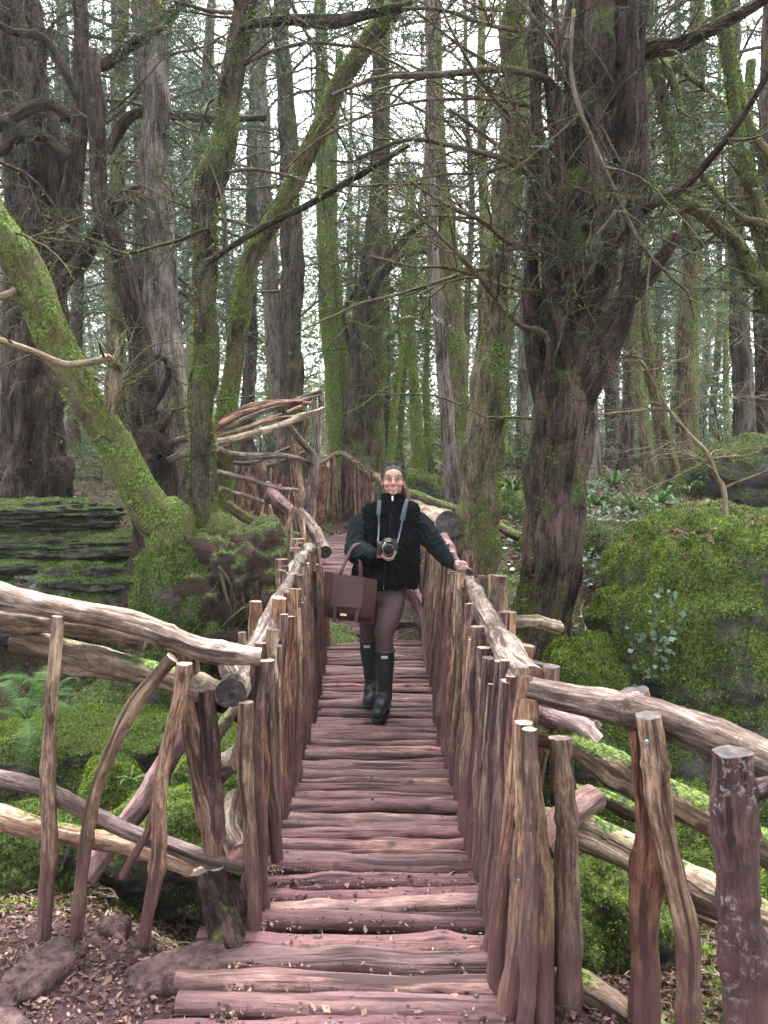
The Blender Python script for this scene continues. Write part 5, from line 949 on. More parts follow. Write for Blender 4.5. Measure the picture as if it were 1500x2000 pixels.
gfern('smaller glossy fern at the back of the leafy slope', 1200, 8.4, 19, 1.12, py=953)
gfern('glossy fern by the foot of the leaning sapling', 1345, 7.4, 9, .95, py=960)
gfern('little glossy fern hard against the split yew roots', 1125, 7.0, 8, .9, py=945)
gfern('feathery fern low at the left edge behind the fence', 45, 4.9, 12, 1.15, fp, 'feathery_fern', py=1410)
gfern('feathery fern beside the first left fence post', 95, 5.1, 9, .9, fp, 'feathery_fern', py=1370)
gfern('small strap fern between the lower left rails', 60, 3.5, 7, .5, py=1640)
gfern('tiny strap fern near the round mossy rock', 250, 4.4, 6, .5, py=1530)
gfern('small fern by the cut rail end on the left', 460, 5.6, 6, .5, py=1270)
gfern('small strap fern in the bottom right corner', 1440, 2.45, 7, .35, py=1960)
gfern('small strap fern beneath the low mossy stone', 1125, 3.2, 6, .4, py=1690)
def ivy(label, lines, seed, n=70, s=.022):
    r = np.random.default_rng(seed); o = thing('ivy', label, 'ivy', lines[0][0]); mb = MB(); ml = MB()
    for ln in lines:
        q = smooth_path(np.array(ln), 16); q = q+r.normal(0, .015, q.shape); tubes(mb, q, np.full(16, .0022), 4)
        k = r.integers(0, 16, n); c = q[k]+r.normal(0, .022, (n, 3)); d = unit(np.array([0, -1, .6])+r.normal(0, .4, (n, 3))); u = unit(np.cross(d, r.normal(0, 1, (n, 3)))); v = np.cross(d, u); sz = s*r.uniform(.5, 1.2, (n, 1)); quads(ml, c, u*sz, v*sz, 0, r.uniform(-.004, .004, n))
    build(mb, 'stem', M['twig'], o); build(ml, 'foliage', M['ivy'], o, smooth=False)
ivy('ivy strands trailing down the face of the huge boulder', [[P(1310, 1150, 4.45), P(1312, 1220, 4.4), P(1290, 1300, 4.38)], [P(1280, 1170, 4.45), P(1282, 1240, 4.4), P(1260, 1330, 4.4)], [P(1240, 1220, 4.5), P(1250, 1300, 4.45), P(1235, 1370, 4.45)]], 420, 26)
for k, (px, py, d, lab) in enumerate([(1150, 950, 7.8, 'ivy carpet beside the split yew on the slope'), (1260, 930, 8.6, 'ivy carpet at the back of the leafy slope'), (1180, 1020, 7.0, 'ivy patch below the ferns on the slope'), (240, 1000, 7.9, 'ivy patch above the left rock ledge'), (180, 1085, 7.5, 'ivy and weeds hanging over the left ledge'), (1120, 880, 9.5, 'ivy ground cover behind the split yew')]):
    r2 = np.random.default_rng(430+k); n = 900; c0 = P(px, py, d); x = c0[0]+r2.normal(0, .45, n); y = d+r2.normal(0, .4, n); z = np.maximum(height(x, y), -9)+r2.uniform(.02, .09, n); dd = unit(np.array([0, -.4, 1])+r2.normal(0, .45, (n, 3))); u = unit(np.cross(dd, r2.normal(0, 1, (n, 3)))); v = np.cross(dd, u); sz = r2.uniform(.012, .03, (n, 1))
    mb = MB(); quads(mb, np.stack([x, y, z], -1), u*sz, v*sz, 0, r2.uniform(-.004, .004, n)); tag(build(mb, 'ivy_ground_cover', M['ivy'], None, smooth=False), lab, 'ivy', kind='stuff')

# ------------------------------------------------------------------ damp air between the trunks
bmh = bmesh.new(); bmesh.ops.create_cube(bmh, size=1); hz = bpy.data.meshes.new('haze'); bmh.to_mesh(hz); bmh.free()
hm = bpy.data.materials.new('damp_air'); hm.use_nodes = True; hm.node_tree.nodes.clear(); ho_ = hm.node_tree.nodes.new('ShaderNodeOutputMaterial'); pv = hm.node_tree.nodes.new('ShaderNodeVolumePrincipled')
pv.inputs['Color'].default_value = (.88, .93, .95, 1); pv.inputs['Density'].default_value = HAZE; pv.inputs['Anisotropy'].default_value = .2; hm.node_tree.links.new(pv.outputs[0], ho_.inputs['Volume'])
hz.materials.append(hm); hzo = link('haze', hz, None, (0, 58, 18)); hzo.scale = (224, 148, 44); tag(hzo, 'thin pale damp air hanging between the distant trunks', 'haze', kind='stuff')

# ------------------------------------------------------------------ the person
def closed(fn):
    mb = MB(); fn(mb); return mb
def ell_(mb, c, rad, rot=None, sub=4):
    V, T = ico(sub); V = V*np.asarray(rad)
    if rot is not None: V = V@np.array(Matrix.Rotation(rot[1], 3, rot[0])).T
    mb.add(V+np.asarray(c), T)
def chain(mb, pts, rad, sides=18, n=None, ell=1.0):
    """closed tapered limb through pts with rounded ends"""
    pts = np.asarray(pts, float); n = n or max(8, len(pts)*6)
    s = smooth_path(np.hstack([pts, np.asarray(rad, float)[:, None]]), n)
    tubes(mb, s[:, :3], s[:, 3], sides, 0, cap=0, ell=ell)
    for e in (0, -1): ell_(mb, s[e, :3], (s[e, 3],)*3, sub=3)
def loft(mb, rings, n=36, sub=6):
    """closed body of horizontal ellipses (cx, cy, cz, rx, ry)"""
    s = smooth_path(np.array(rings), len(rings)*sub); a = np.arange(n)*2*np.pi/n
    V = np.stack([s[:, 0:1]+s[:, 3:4]*np.sign(np.cos(a))*np.abs(np.cos(a))**.85, s[:, 1:2]+s[:, 4:5]*np.sin(a), np.repeat(s[:, 2:3], n, 1)], -1); K = len(s)
    i = np.arange(K*n).reshape(K, n); Fq = np.stack([i[:-1], np.roll(i[:-1], -1, 1), np.roll(i[1:], -1, 1), i[1:]], -1).reshape(-1, 4); mb.add(V, Fq)
    for e in (0, K-1):
        W = np.vstack([V[e], V[e].mean(0)]); j = np.arange(n); mb.add(W, np.stack([j, (j+1) % n, np.full(n, n)], -1))
def remesh(mb, voxel, smooth=6, disp=None):
    """union of closed pieces -> one continuous surface (vertices, quads)"""
    me = mb.mesh('tmp'); o = bpy.data.objects.new('tmp', me); COL.objects.link(o)
    m = o.modifiers.new('r', 'REMESH'); m.mode = 'VOXEL'; m.voxel_size = voxel; m.use_smooth_shade = True
    if smooth: s = o.modifiers.new('s', 'SMOOTH'); s.factor = .5; s.iterations = smooth
    dg = bpy.context.evaluated_depsgraph_get(); ev = o.evaluated_get(dg); em = ev.to_mesh()
    nv = len(em.vertices); V = np.zeros(nv*3, np.float32); em.vertices.foreach_get('co', V); V = V.reshape(-1, 3).astype(float)
    N = np.zeros(nv*3, np.float32); em.vertices.foreach_get('normal', N); N = N.reshape(-1, 3)
    npoly = len(em.polygons); L = np.zeros(len(em.loops), np.int32); em.loops.foreach_get('vertex_index', L)
    ls = np.zeros(npoly, np.int32); em.polygons.foreach_get('loop_start', ls); lt = np.zeros(npoly, np.int32); em.polygons.foreach_get('loop_total', lt)
    q = lt == 4; Fq = L[ls[q][:, None]+np.arange(4)]; t = lt == 3; Ft = L[ls[t][:, None]+np.arange(3)] if t.any() else np.zeros((0, 3), int)
    ev.to_mesh_clear(); bpy.data.objects.remove(o); bpy.data.meshes.remove(me)
    if disp is not None: V = V+N*disp(V)[:, None]
    out = MB(); out.add(V, Fq); 
    if len(Ft): out.add(np.zeros((0, 3)), Ft-0, 0) if False else out.f3.append(Ft) or out.m3.append(np.zeros(len(Ft), np.int32))
    return out
def cloth(name, col, rough=.75, bump=None, spec=.25): return plain(name, col, rough, spec, 0, bump, .15)
M['fleece'] = cloth('black_teddy_fleece', (.0055, .0055, .007), .97, (260, .012, 1.0), .05)
M['sweat'] = cloth('charcoal_sweatshirt', (.0075, .0105, .0125), .92, (500, .002, .4), .08)
M['legging'] = cloth('plum_brown_leggings', (.085, .047, .052), .65, (700, .001, .3), .35)
M['rubber'] = plain('dark_green_rubber', (.011, .018, .021), .45, .5, 0, (60, .002, .25), .1)
M['sole'] = plain('black_rubber_sole', (.010, .010, .011), .6, .4)
M['hair'] = plain('dark_brown_hair', (.018, .012, .009), .5, .25, 0, (300, .003, .5))
M['hair2'] = plain('auburn_ponytail', (.075, .032, .022), .45, .4, 0, (300, .003, .5))
M['white'] = plain('white_label', (.75, .73, .70), .5); M['eyew'] = plain('eye_white', (.34, .30, .29), .35, .4); M['iris'] = plain('brown_iris', (.035, .022, .016), .15, .6); M['tooth'] = plain('teeth', (.50, .45, .42), .4)
M['black'] = plain('black_camera_plastic', (.012, .012, .013), .5, .4, 0, (400, .001, .3)); M['gloss'] = plain('lens_glass', (.006, .006, .009), .22, .22); M['greyring'] = plain('grey_print', (.10, .10, .10), .5)
M['strap'] = plain('slate_strap', (.055, .068, .085), .85, .2, 0, (500, .001, .3)); M['metal'] = plain('zip_metal', (.5, .5, .52), .3, .5, .9); M['gold'] = plain('pale_gold_plate', (.75, .60, .38), .3, .5, .9)
M['leather'] = plain('wine_leather', (.062, .026, .027), .45, .4, 0, (220, .002, .4), .12); M['nylon'] = plain('wine_nylon', (.055, .017, .017), .6, .35, 0, (40, .006, .4), .2)
k = NT('skin', .5, .4); ca = k.attr('paint').outputs['Color']; g = k.geo(); k.b.inputs['Subsurface Weight'].default_value = .12; k.b.inputs['Subsurface Radius'].default_value = (.012, .005, .003); k.b.inputs['Subsurface Scale'].default_value = .4
M['skin'] = k.done(k.hsv(ca, .5, 1.0, k.maprange(k.noise(g.outputs['Position'], 60, 3), .3, .7, .94, 1.06)))

B = 5.08
deckz = zdeck(5.0)+.012
HC = P(768, 939, B-.02)                       # centre of the head
foot0 = np.array([P(735, 1385, B)[0], 5.05, deckz])
person = thing('person', 'person in black fleece vest and plum leggings resting one hand on the rail', 'person', foot0)
def H(x, y, z): return HC+np.array([x, y, z])
# joints
shR, elR, wrR = P(727, 1014, B), P(697, 1078, B-.10), P(733, 1083, B-.34)
shL, elL, wrL = P(802, 1014, B), P(848, 1063, B-.02), P(884, 1103, B-.10)
hipL, knL, anL = P(764, 1155, B), P(750, 1234, B-.14), np.array([P(750, 1350, B-.16)[0], B-.14, deckz+.10])
hipR, knR, anR = P(727, 1155, B+.03), P(719, 1242, B+.10), np.array([P(724, 1340, B+.17)[0], B+.20, deckz+.10])
mb = MB()
# head
ell_(mb, H(0, .018, .018), (.073, .088, .090)); ell_(mb, H(0, -.012, -.042), (.060, .066, .056)); ell_(mb, H(0, -.058, -.082), (.026, .020, .017)); ell_(mb, H(0, -.045, .035), (.058, .035, .045))
for s in (-1, 1):
    ell_(mb, H(s*.038, -.052, -.022), (.028, .026, .024)); ell_(mb, H(s*.074, .012, -.012), (.009, .018, .029)); ell_(mb, H(s*.012, -.088, -.026), (.009, .010, .008)); chain(mb, [H(s*.012, -.080, .027), H(s*.034, -.074, .031), H(s*.052, -.058, .024)], [.004, .005, .003], 8)
chain(mb, [H(0, -.076, .018), H(0, -.090, -.006), H(0, -.100, -.022)], [.008, .009, .011], 10)
chain(mb, [H(-.026, -.070, -.050), H(0, -.082, -.054), H(.026, -.070, -.050)], [.004, .007, .004], 8); chain(mb, [H(-.022, -.070, -.058), H(0, -.081, -.066), H(.022, -.070, -.058)], [.004, .008, .004], 8)
chain(mb, [H(0, .02, -.06), H(0, .03, -.13), P(767, 1000, B)], [.052, .052, .07])
# trunk and limbs inside the clothes
loft(mb, [(*P(767, 1003, B), .10, .06), (*P(764, 1035, B), .135, .095), (*P(758, 1085, B), .115, .09), (*P(750, 1130, B), .13, .10), (*P(746, 1158, B), .12, .09)])
for sh, el, wr, r_ in ((shR, elR, wrR, (.04, .038, .027)), (shL, elL, wrL, (.04, .038, .027))): chain(mb, [sh, (sh+el)/2, el, (el+wr)/2, wr], [r_[0], .040, r_[1], .034, r_[2]])
chain(mb, [hipL, P(762, 1195, B-.055), knL, (knL+anL)/2, anL], [.075, .06, .045, .04, .03]); chain(mb, [hipR, (hipR+knR)/2, knR, (knR+anR)/2, anR], [.075, .058, .042, .04, .03])
for an, tx in ((anL, -.03), (anR, -.012)): chain(mb, [an+[0, .02, -.04], an+[tx, -.09, -.065], an+[tx*1.6, -.16, -.072]], [.03, .026, .018])
# right hand closes round the lens from below, thumb up its side
def fingers(lst, r0=.0088):
    for f in lst: chain(mb, f, np.linspace(r0, r0*.8, len(f)), 8, n=12)
dR = wrR[1]
pal = P(746, 1082, dR-.02); ell_(mb, pal, (.030, .034, .024), ('Y', .25)); chain(mb, [wrR, P(740, 1083, dR-.01), pal], [.024, .025, .024], 12)
fingers([[P(744, 1081, dR-.035), P(745, 1072, dR-.058), P(749, 1066, dR-.062), P(753, 1060, dR-.055)]], .0098)
for q, (dd, y0) in enumerate(((-.065, 0), (-.047, 1.5), (-.029, 2.5), (-.012, 2.5))):
    fingers([[P(747, 1085+y0*.4, dR+dd), P(757, 1091+y0, dR+dd-.004), P(767, 1088+y0, dR+dd-.004), P(772-q, 1078+y0, dR+dd)]])
# left hand lies over the rail
pl = P(897, 1100, wrL[1]-.02); ell_(mb, pl, (.034, .030, .017), ('Y', .35)); chain(mb, [wrL, P(890, 1102, wrL[1]-.01), pl], [.025, .024, .020], 12)
for q in range(4):
    yy = wrL[1]-.045+q*.017; fingers([[P(899, 1098, yy), P(906, 1099-q*.6, yy), P(912, 1105-q*.4, yy), P(914, 1114-q, yy)]])
fingers([[P(893, 1103, wrL[1]-.045), P(897, 1108, wrL[1]-.065), P(903, 1113, wrL[1]-.07)]], .0095)
body = remesh(mb, .0042, 2)
bo = build(body, 'body', M['skin'], person)
V = body.V()-HC; x, y, z = V.T
col = np.tile(np.array([.43, .245, .19]), (len(V), 1))
def paint(w, c): 
    global col
    w = np.clip(w, 0, 1)[:, None]; col = col*(1-w)+np.array(c)*w
head = (z > -.14) & (y < .02)
g_ = lambda px_, pz_, sx, sz: np.exp(-((np.abs(x)-px_)/sx)**2-((z-pz_)/sz)**2)*head
paint(.45*g_(.040, -.028, .022, .020), (.45, .17, .135)); paint(.4*g_(0, -.022, .012, .012), (.45, .19, .15))
paint(.8*g_(.032, .010, .017, .009), (.20, .10, .08)); paint(1.5*g_(.033, .0075+.003, .015, .0042), (.035, .02, .018))
paint(2.2*np.exp(-((np.abs(x)-.036)/.018)**2-((z-.031-.004*(1-((np.abs(x)-.036)/.02)**2))/.0038)**2)*head*(y < -.03), (.035, .02, .015))
paint(1.6*np.exp(-(x/.024)**4-((z+.055-.10*x*x*20)/.0085)**2)*head*(y < -.05), (.38, .105, .10))
hands = z < -.2; paint(hands*.55, (.47, .28, .24))
ac = bo.data.color_attributes.new('paint', 'FLOAT_COLOR', 'POINT'); ac.data.foreach_set('color', np.hstack([col, np.ones((len(col), 1))]).astype(np.float32).ravel())
for s in (-1, 1):
    mb = MB(); ell_(mb, H(s*.0315, -.0705, .0080), (.0120, .010, .0044)); eo = build(mb, 'eye', M['eyew'], person)
    mb = MB(); ell_(mb, H(s*.0315, -.0788, .0082), (.0056, .0035, .0046)); build(mb, 'iris', M['iris'], eo)
mb = MB(); chain(mb, [H(-.017, -.0795, -.0553), H(0, -.0880, -.0590), H(.017, -.0795, -.0553)], [.0022, .0034, .0022], 8); build(mb, 'teeth', M['tooth'], person)
# hair drawn back, parted in the middle, ponytail over the shoulder
Vh, Th = ico(6); c0 = np.array([0, .022, .020]); V = c0+Vh*np.array([.0835, .0955, .0960]); x, y, z = V.T
part = np.exp(-(x/.004)**2)*(y < .03)*.004; V = V-Vh*part[:, None]+Vh*(.0022*np.sin(np.arctan2(Vh[:, 0], Vh[:, 2]+.2)*46+vn(V*30, 3)*2))[:, None]
lim = .072-1.15*(y+.066)-.35*np.clip(np.abs(x)-.03, 0, 1)*(y < 0); keepv = z > lim+.003*vn(V*60, 8)
f = keepv[Th].all(1); mb = MB(); mb.add(V+HC, Th[f]); 
ho = build(mb, 'hair', M['hair'], person)
mb = MB(); chain(mb, [H(.02, .105, .01), H(.060, .10, -.035), H(.088, .075, -.085), H(.095, .05, -.135), H(.090, .045, -.17)], [.022, .030, .027, .022, .008], 14)
for q in range(10): chain(mb, [H(.075+q*.003, .085, -.05), H(.088+q*.003, .06, -.10-q*.003), H(.085+q*.004, .045, -.16-q*.003)], [.006, .006, .002], 6, n=10)
build(mb, 'ponytail', M['hair2'], ho)
mb = MB(); ell_(mb, H(.076, -.002, -.046), (.004, .004, .005), sub=2); build(mb, 'earring', M['metal'], person)
# clothes
hem = P(752, 1147, B)
mb = MB()
loft(mb, [(*P(750, 1149, B), .226, .150), (*P(751, 1132, B), .238, .162), (*P(756, 1090, B), .226, .165), (*P(760, 1045, B), .208, .158), (*P(763, 1010, B), .196, .135), (*P(765, 994, B), .196, .112), (*P(766, 986, B), .178, .092), (*P(767, 979, B), .125, .075)])
vest = remesh(mb, .008, 8, lambda V: .013*fbm(V*np.array([9, 9, 4]), 3, 51)+.007*fbm(V*60, 2, 52))
build(vest, 'vest', M['fleece'], person)
mb = MB(); loft(mb, [(*P(767, 1000, B), .096, .090), (*P(767, 985, B), .090, .086), (*P(768, 972, B), .086, .084), (*P(768, 963, B-.005), .083, .084)], sub=8)
coll = remesh(mb, .007, 4, lambda V: .004*fbm(V*14, 2, 53)+.003*fbm(V*90, 2, 52))
build(coll, 'collar', M['fleece'], person)
def folds(a, b, seed):
    ax = unit(b-a)
    def f(V):
        t = (V-a)@ax; q = V*np.array([5, 5, 5]); return .016*(1-np.abs(fbm(np.stack([t*16+2.2*vn(V*9, seed), V[:, 0]*5, V[:, 1]*5], -1), 2, seed)))**2-.008
    return f
mb = MB(); chain(mb, [P(727, 1008, B), P(702, 1035, B-.02), elR+[.0, 0, .02], elR+[.01, -.04, 0], (elR+wrR)/2+[0, 0, -.002], wrR+[-.012, .01, 0]], [.070, .080, .080, .076, .064, .046], 20)
sl = remesh(mb, .007, 4, folds(elR, wrR, 61)); build(sl, 'sleeve', M['sweat'], person)
mb = MB(); chain(mb, [P(803, 1008, B), P(827, 1034, B), elL, (elL+wrL)/2, wrL+[-.016, .0, .008]], [.068, .078, .070, .058, .042], 20)
sl = remesh(mb, .007, 4, folds(shL, wrL, 62)); build(sl, 'sleeve', M['sweat'], person)
for a, b, r_ in ((elR, wrR, .040), (elL, wrL, .036)):
    u = unit(b-a); mb = MB(); tubes(mb, np.array([b-u*.045, b-u*.02, b+u*.006]), np.array([r_*1.08, r_*1.05, r_*.92]), 20, 0, .04, 20, cap=0); build(mb, 'cuff', M['sweat'], person)
mb = MB(); loft(mb, [(*P(746, 1172, B), .105, .10), (*P(748, 1150, B), .165, .115), (*P(749, 1125, B), .16, .115)])
chain(mb, [hipL+[.004, 0, -.01], P(763, 1190, B-.06), P(755, 1218, B-.12), knL, P(751, 1252, B-.145), P(752, 1285, B-.14)], [.100, .092, .074, .066, .058, .056], 22)
chain(mb, [hipR, P(722, 1195, B+.06), knR, P(717, 1275, B+.13)], [.095, .078, .060, .05], 20)
lg = remesh(mb, .007, 6, lambda V: .0035*fbm(V*np.array([8, 8, 12]), 2, 71)); build(lg, 'leggings', M['legging'], person)
def boot(top, calf, an, toe, rt, label_at, txt):
    mb = MB(); heel = an+np.array([.0, .035, -.055])
    s = [top, (top+calf)/2, calf, (calf+an)/2, an]; chain(mb, s, [rt, rt*.99, rt*.94, rt*.82, rt*.80], 24)
    t2 = np.array([toe[0], toe[1], deckz+.046]); hz = np.array([heel[0], heel[1], deckz+.05])
    chain(mb, [hz, (hz+t2)/2+[0, 0, .012], t2], [.046, .047, .040], 18); chain(mb, [an, (an+t2)/2+[0, 0, .01]], [.045, .043], 18)
    bm_ = remesh(mb, .006, 5, lambda V: .003*fbm(V*np.array([10, 10, 22]), 2, 81)*(V[:, 2] < an[2]+.12)); V = bm_.v[0]; V[:, 2] = np.maximum(V[:, 2], deckz+.012)
    flat = V[:, 2] > top[2]; V[flat, 2] = top[2]
    bo_ = build(bm_, 'boot', M['rubber'], person)
    # sole: outline of the foot, lugs under it
    u = unit((t2-hz)*[1, 1, 0]); v = np.array([-u[1], u[0], 0]); L_ = np.linalg.norm((t2-hz)[:2]); n = 30; a = np.arange(n)*2*np.pi/n
    lx = np.cos(a)*(L_/2+.052); ly = np.sin(a)*(.052+.006*np.cos(a)); c = (hz+t2)/2; ring = c+u*lx[:, None]+v*ly[:, None]
    mb = MB(); Vs = []
    for zz, sc in ((deckz-.006, .95), (deckz+.002, 1.0), (deckz+.020, 1.0), (deckz+.024, .96)): q = c+(ring-c)*sc; q[:, 2] = zz; Vs.append(q)
    Vs = np.array(Vs); i = np.arange(4*n).reshape(4, n); mb.add(Vs, np.stack([i[:-1], np.roll(i[:-1], -1, 1), np.roll(i[1:], -1, 1), i[1:]], -1).reshape(-1, 4))
    W = np.vstack([Vs[0], Vs[0].mean(0)]); j = np.arange(n); mb.add(W, np.stack([(j+1) % n, j, np.full(n, n)], -1)); build(mb, 'sole', M['sole'], bo_)
    mb = MB(); tubes(mb, np.array([top+[0, 0, -.016], top+[0, 0, -.012], top+[0, 0, -.002], top+[0, 0, .003]]), np.array([rt*1.0, rt*1.045, rt*1.045, rt*.97]), 28); build(mb, 'rim', M['rubber'], bo_)
    lw_, lh = .044, .016; cc = np.asarray(label_at); mb = MB(); g0 = np.array([[-lw_/2, 0, -lh/2], [lw_/2, 0, -lh/2], [lw_/2, 0, lh/2], [-lw_/2, 0, lh/2]]); mb.add(np.vstack([cc+g0, cc+g0+[0, .006, 0]]), [[0, 1, 2, 3], [0, 4, 5, 1], [1, 5, 6, 2], [2, 6, 7, 3], [3, 7, 4, 0]]); build(mb, 'label', M['white'], bo_, smooth=False)
    tx = text_mesh(txt, .0105, M['sole']); to = link('lettering', tx, bo_, cc+[0, -.0012, -.0036]); to.rotation_euler = (math.radians(90), 0, 0)
    return bo_
def text_mesh(s, size, mat):
    c = bpy.data.curves.new('t', 'FONT'); c.body = s; c.size = size; c.align_x = 'CENTER'; c.extrude = .0004
    o = bpy.data.objects.new('t', c); COL.objects.link(o); me = bpy.data.meshes.new_from_object(o.evaluated_get(bpy.context.evaluated_depsgraph_get())); bpy.data.objects.remove(o); me.materials.clear(); me.materials.append(mat); return me
tL = P(752, 1270, B-.145); boot(tL, P(752, 1305, B-.14), anL+[.005, .01, .0], np.array([P(737, 1390, B-.3)[0], B-.33, 0]), .064, tL+np.array([-.003, -.0665, -.034]), 'HUNTER')
tR = P(718, 1251, B+.11); boot(tR, P(720, 1285, B+.13), anR+[.002, .01, .01], np.array([P(721, 1366, B)[0], B+.0, 0]), .058, tR+np.array([-.004, -.060, -.032]), 'HUNTER')
# zip of the vest and its pockets
def ribbon(mb, pts, wd, th, side=None, n=24):
    s = smooth_path(np.array(pts, float), n); T = unit(np.gradient(s, axis=0)); sd = np.array([1., 0, 0]) if side is None else np.asarray(side, float)
    w = unit(sd-(T@sd)[:, None]*T); nrm = np.cross(T, w); wd = np.broadcast_to(wd, n)[:, None]/2
    V = np.stack([s-w*wd-nrm*th/2, s+w*wd-nrm*th/2, s+w*wd+nrm*th/2, s-w*wd+nrm*th/2], 1); i = np.arange(n*4).reshape(n, 4)
    mb.add(V, np.stack([i[:-1], np.roll(i[:-1], -1, 1), np.roll(i[1:], -1, 1), i[1:]], -1).reshape(-1, 4)); mb.add(V[[0, -1]].reshape(-1, 3), [[0, 1, 2, 3], [7, 6, 5, 4]])
def front(px, py, off=.0):  # a point on the front of the vest
    q = P(px, py, B); zz = [(1149, .150), (1132, .162), (1090, .165), (1045, .158), (1010, .135), (992, .105)]; ry = np.interp(-py, [-a for a, _ in zz], [b for _, b in zz]); rx = .22; cx = P(757, py, B)[0]
    return np.array([q[0], B-ry*math.sqrt(max(.05, 1-((q[0]-cx)/rx)**2))-off, q[2]])
mb = MB(); ribbon(mb, [front(762, 1000, .004), front(761, 1030, .010), front(758, 1060, .012), front(753, 1100, .012), front(749, 1146, .010)], .010, .006); zo = build(mb, 'zip', M['sweat'], person)
mb = MB(); ribbon(mb, [P(766, 970, B-.092), P(766, 980, B-.100), P(765, 996, B-.108)], .008, .004); build(mb, 'zip', M['sweat'], person)
mb = MB(); ribbon(mb, [P(766.5, 969, B-.098), P(766.5, 978, B-.104)], .011, .005); build(mb, 'zip_pull', M['metal'], zo)
mb = MB(); ribbon(mb, [front(749, 1138, .014), front(749, 1145, .013)], .006, .004); build(mb, 'zip_pull', M['metal'], zo)
mb = MB(); ribbon(mb, [front(802, 1072, .010), front(805, 1090, .012), front(806, 1104, .012)], .006, .004); build(mb, 'pocket_zip', M['sweat'], person)

# sunglasses pushed up on the hair
sg = thing('sunglasses', 'dark sunglasses pushed up on top of the head', 'sunglasses', H(0, -.035, .115))
for s in (-1, 1):
    n = 24; a = np.arange(n)*2*np.pi/n; c = H(s*.035, -.046, .112); ex = np.array([1, 0, 0]); ez = unit(np.array([0, .45, .75])); ring = c+np.outer(np.cos(a)*.030, ex)+np.outer(np.sin(a)*(.015-.002*np.cos(a)*s), ez)
    mb = MB(); cl = np.vstack([ring, ring[:2]]); tubes(mb, cl, np.full(len(cl), .0032), 6); build(mb, 'frame', M['black'], sg)
    nv_ = np.cross(ex, ez); mb = MB(); W = np.vstack([ring, c+nv_*.004]); j = np.arange(n); mb.add(W, np.stack([j, (j+1) % n, np.full(n, n)], -1)); mb.add(W+nv_*-.003, np.stack([(j+1) % n, j, np.full(n, n)], -1)); build(mb, 'lens', M['gloss'], sg)
    mb = MB(); ribbon(mb, [H(s*.066, -.044, .108), H(s*.080, -.01, .072), H(s*.086, .03, .025)], .006, .003, (0, .5, 1)); build(mb, 'temple', M['black'], sg)
mb = MB(); chain(mb, [H(-.006, -.050, .116), H(0, -.053, .119), H(.006, -.050, .116)], [.003, .003, .003], 6); build(mb, 'bridge', M['black'], sg)

# camera in the right hand, hung from its strap
def rbox(mb, c, s, bev=.006):
    bm = bmesh.new(); bmesh.ops.create_cube(bm, size=1); bmesh.ops.scale(bm, vec=s, verts=bm.verts); bmesh.ops.bevel(bm, geom=bm.edges, offset=bev, segments=3, affect='EDGES', profile=.6); bmesh.ops.triangulate(bm, faces=bm.faces); bm.verts.index_update()
    mb.add(np.array([v.co[:] for v in bm.verts])+np.asarray(c), np.array([[v.index for v in f.verts] for f in bm.faces])); bm.free()
def ycyl(mb, c, prof, n=32):
    """turned shape along -y: prof = [(distance towards the viewer, radius)]"""
    a = np.arange(n)*2*np.pi/n; V = np.array([[[c[0]+math.cos(t)*rr, c[1]-dy, c[2]+math.sin(t)*rr] for t in a] for dy, rr in prof]); K = len(prof); i = np.arange(K*n).reshape(K, n); mb.add(V, np.stack([i[:-1], np.roll(i[:-1], -1, 1), np.roll(i[1:], -1, 1), i[1:]], -1).reshape(-1, 4))
cd = wrR[1]-.045; cc = P(757, 1071, cd)
cm = thing('camera', 'black digital camera with round lens held at the waist', 'camera', cc-np.array([0, 0, .045]))
mb = MB(); rbox(mb, cc+[0, .02, 0], (.126, .040, .082), .008); build(mb, 'body', M['black'], cm)
mb = MB(); rbox(mb, cc+[-.050, -.002, -.004], (.030, .050, .080), .012); build(mb, 'grip', M['black'], cm)
mb = MB(); ell_(mb, cc+[.004, .012, .045], (.034, .030, .022), sub=4); build(mb, 'viewfinder_hump', M['black'], cm)
mb = MB(); ycyl(mb, cc+[.048, .02, .046], [(-.012, 0), (-.012, .011), (.012, .011), (.012, 0)]); build(mb, 'dial', M['black'], cm)
lc = P(758, 1073, cd); lc[1] = cd
mb = MB(); ycyl(mb, lc, [(.0, .030), (.01, .034), (.012, .0375), (.034, .0375), (.036, .0365), (.040, .0365), (.042, .0385), (.066, .0385), (.068, .036), (.068, .031), (.060, .029)]); le = build(mb, 'lens', M['black'], cm)
mb = MB(); ycyl(mb, lc, [(.058, .0295), (.0605, .020), (.0615, .010), (.062, .0001)]); build(mb, 'front_glass', M['gloss'], le)
mb = MB(); ycyl(mb, lc, [(.0683, .0345), (.0690, .0340), (.0690, .0326), (.0683, .0322)]); build(mb, 'name_ring', M['greyring'], le)
tx = text_mesh('Canon', .0125, M['white']); to = link('lettering', tx, cm, cc+np.array([.004, -.019, .045])); to.rotation_euler = (math.radians(78), 0, 0)
st = thing('camera_strap', 'slate grey camera strap hanging from the neck', 'strap', P(768, 1050, B-.2))
mb = MB(); ribbon(mb, [H(-.088, .03, -.145), P(742, 978, B-.085), P(740, 992, B-.145), P(739.5, 1006, B-.165)], np.linspace(.020, .030, 24), .004); build(mb, 'shoulder_pad', M['strap'], st)
mb = MB(); ribbon(mb, [H(.092, .03, -.145), P(795, 976, B-.08), P(790, 995, B-.150), P(786, 1016, B-.175)], np.linspace(.022, .034, 24), .004); build(mb, 'shoulder_pad', M['strap'], st)
mb = MB(); ribbon(mb, [P(739.5, 1005, B-.166), P(740, 1030, B-.20), cc+[-.062, .005, .035]], .012, .003); build(mb, 'webbing', M['strap'], st)
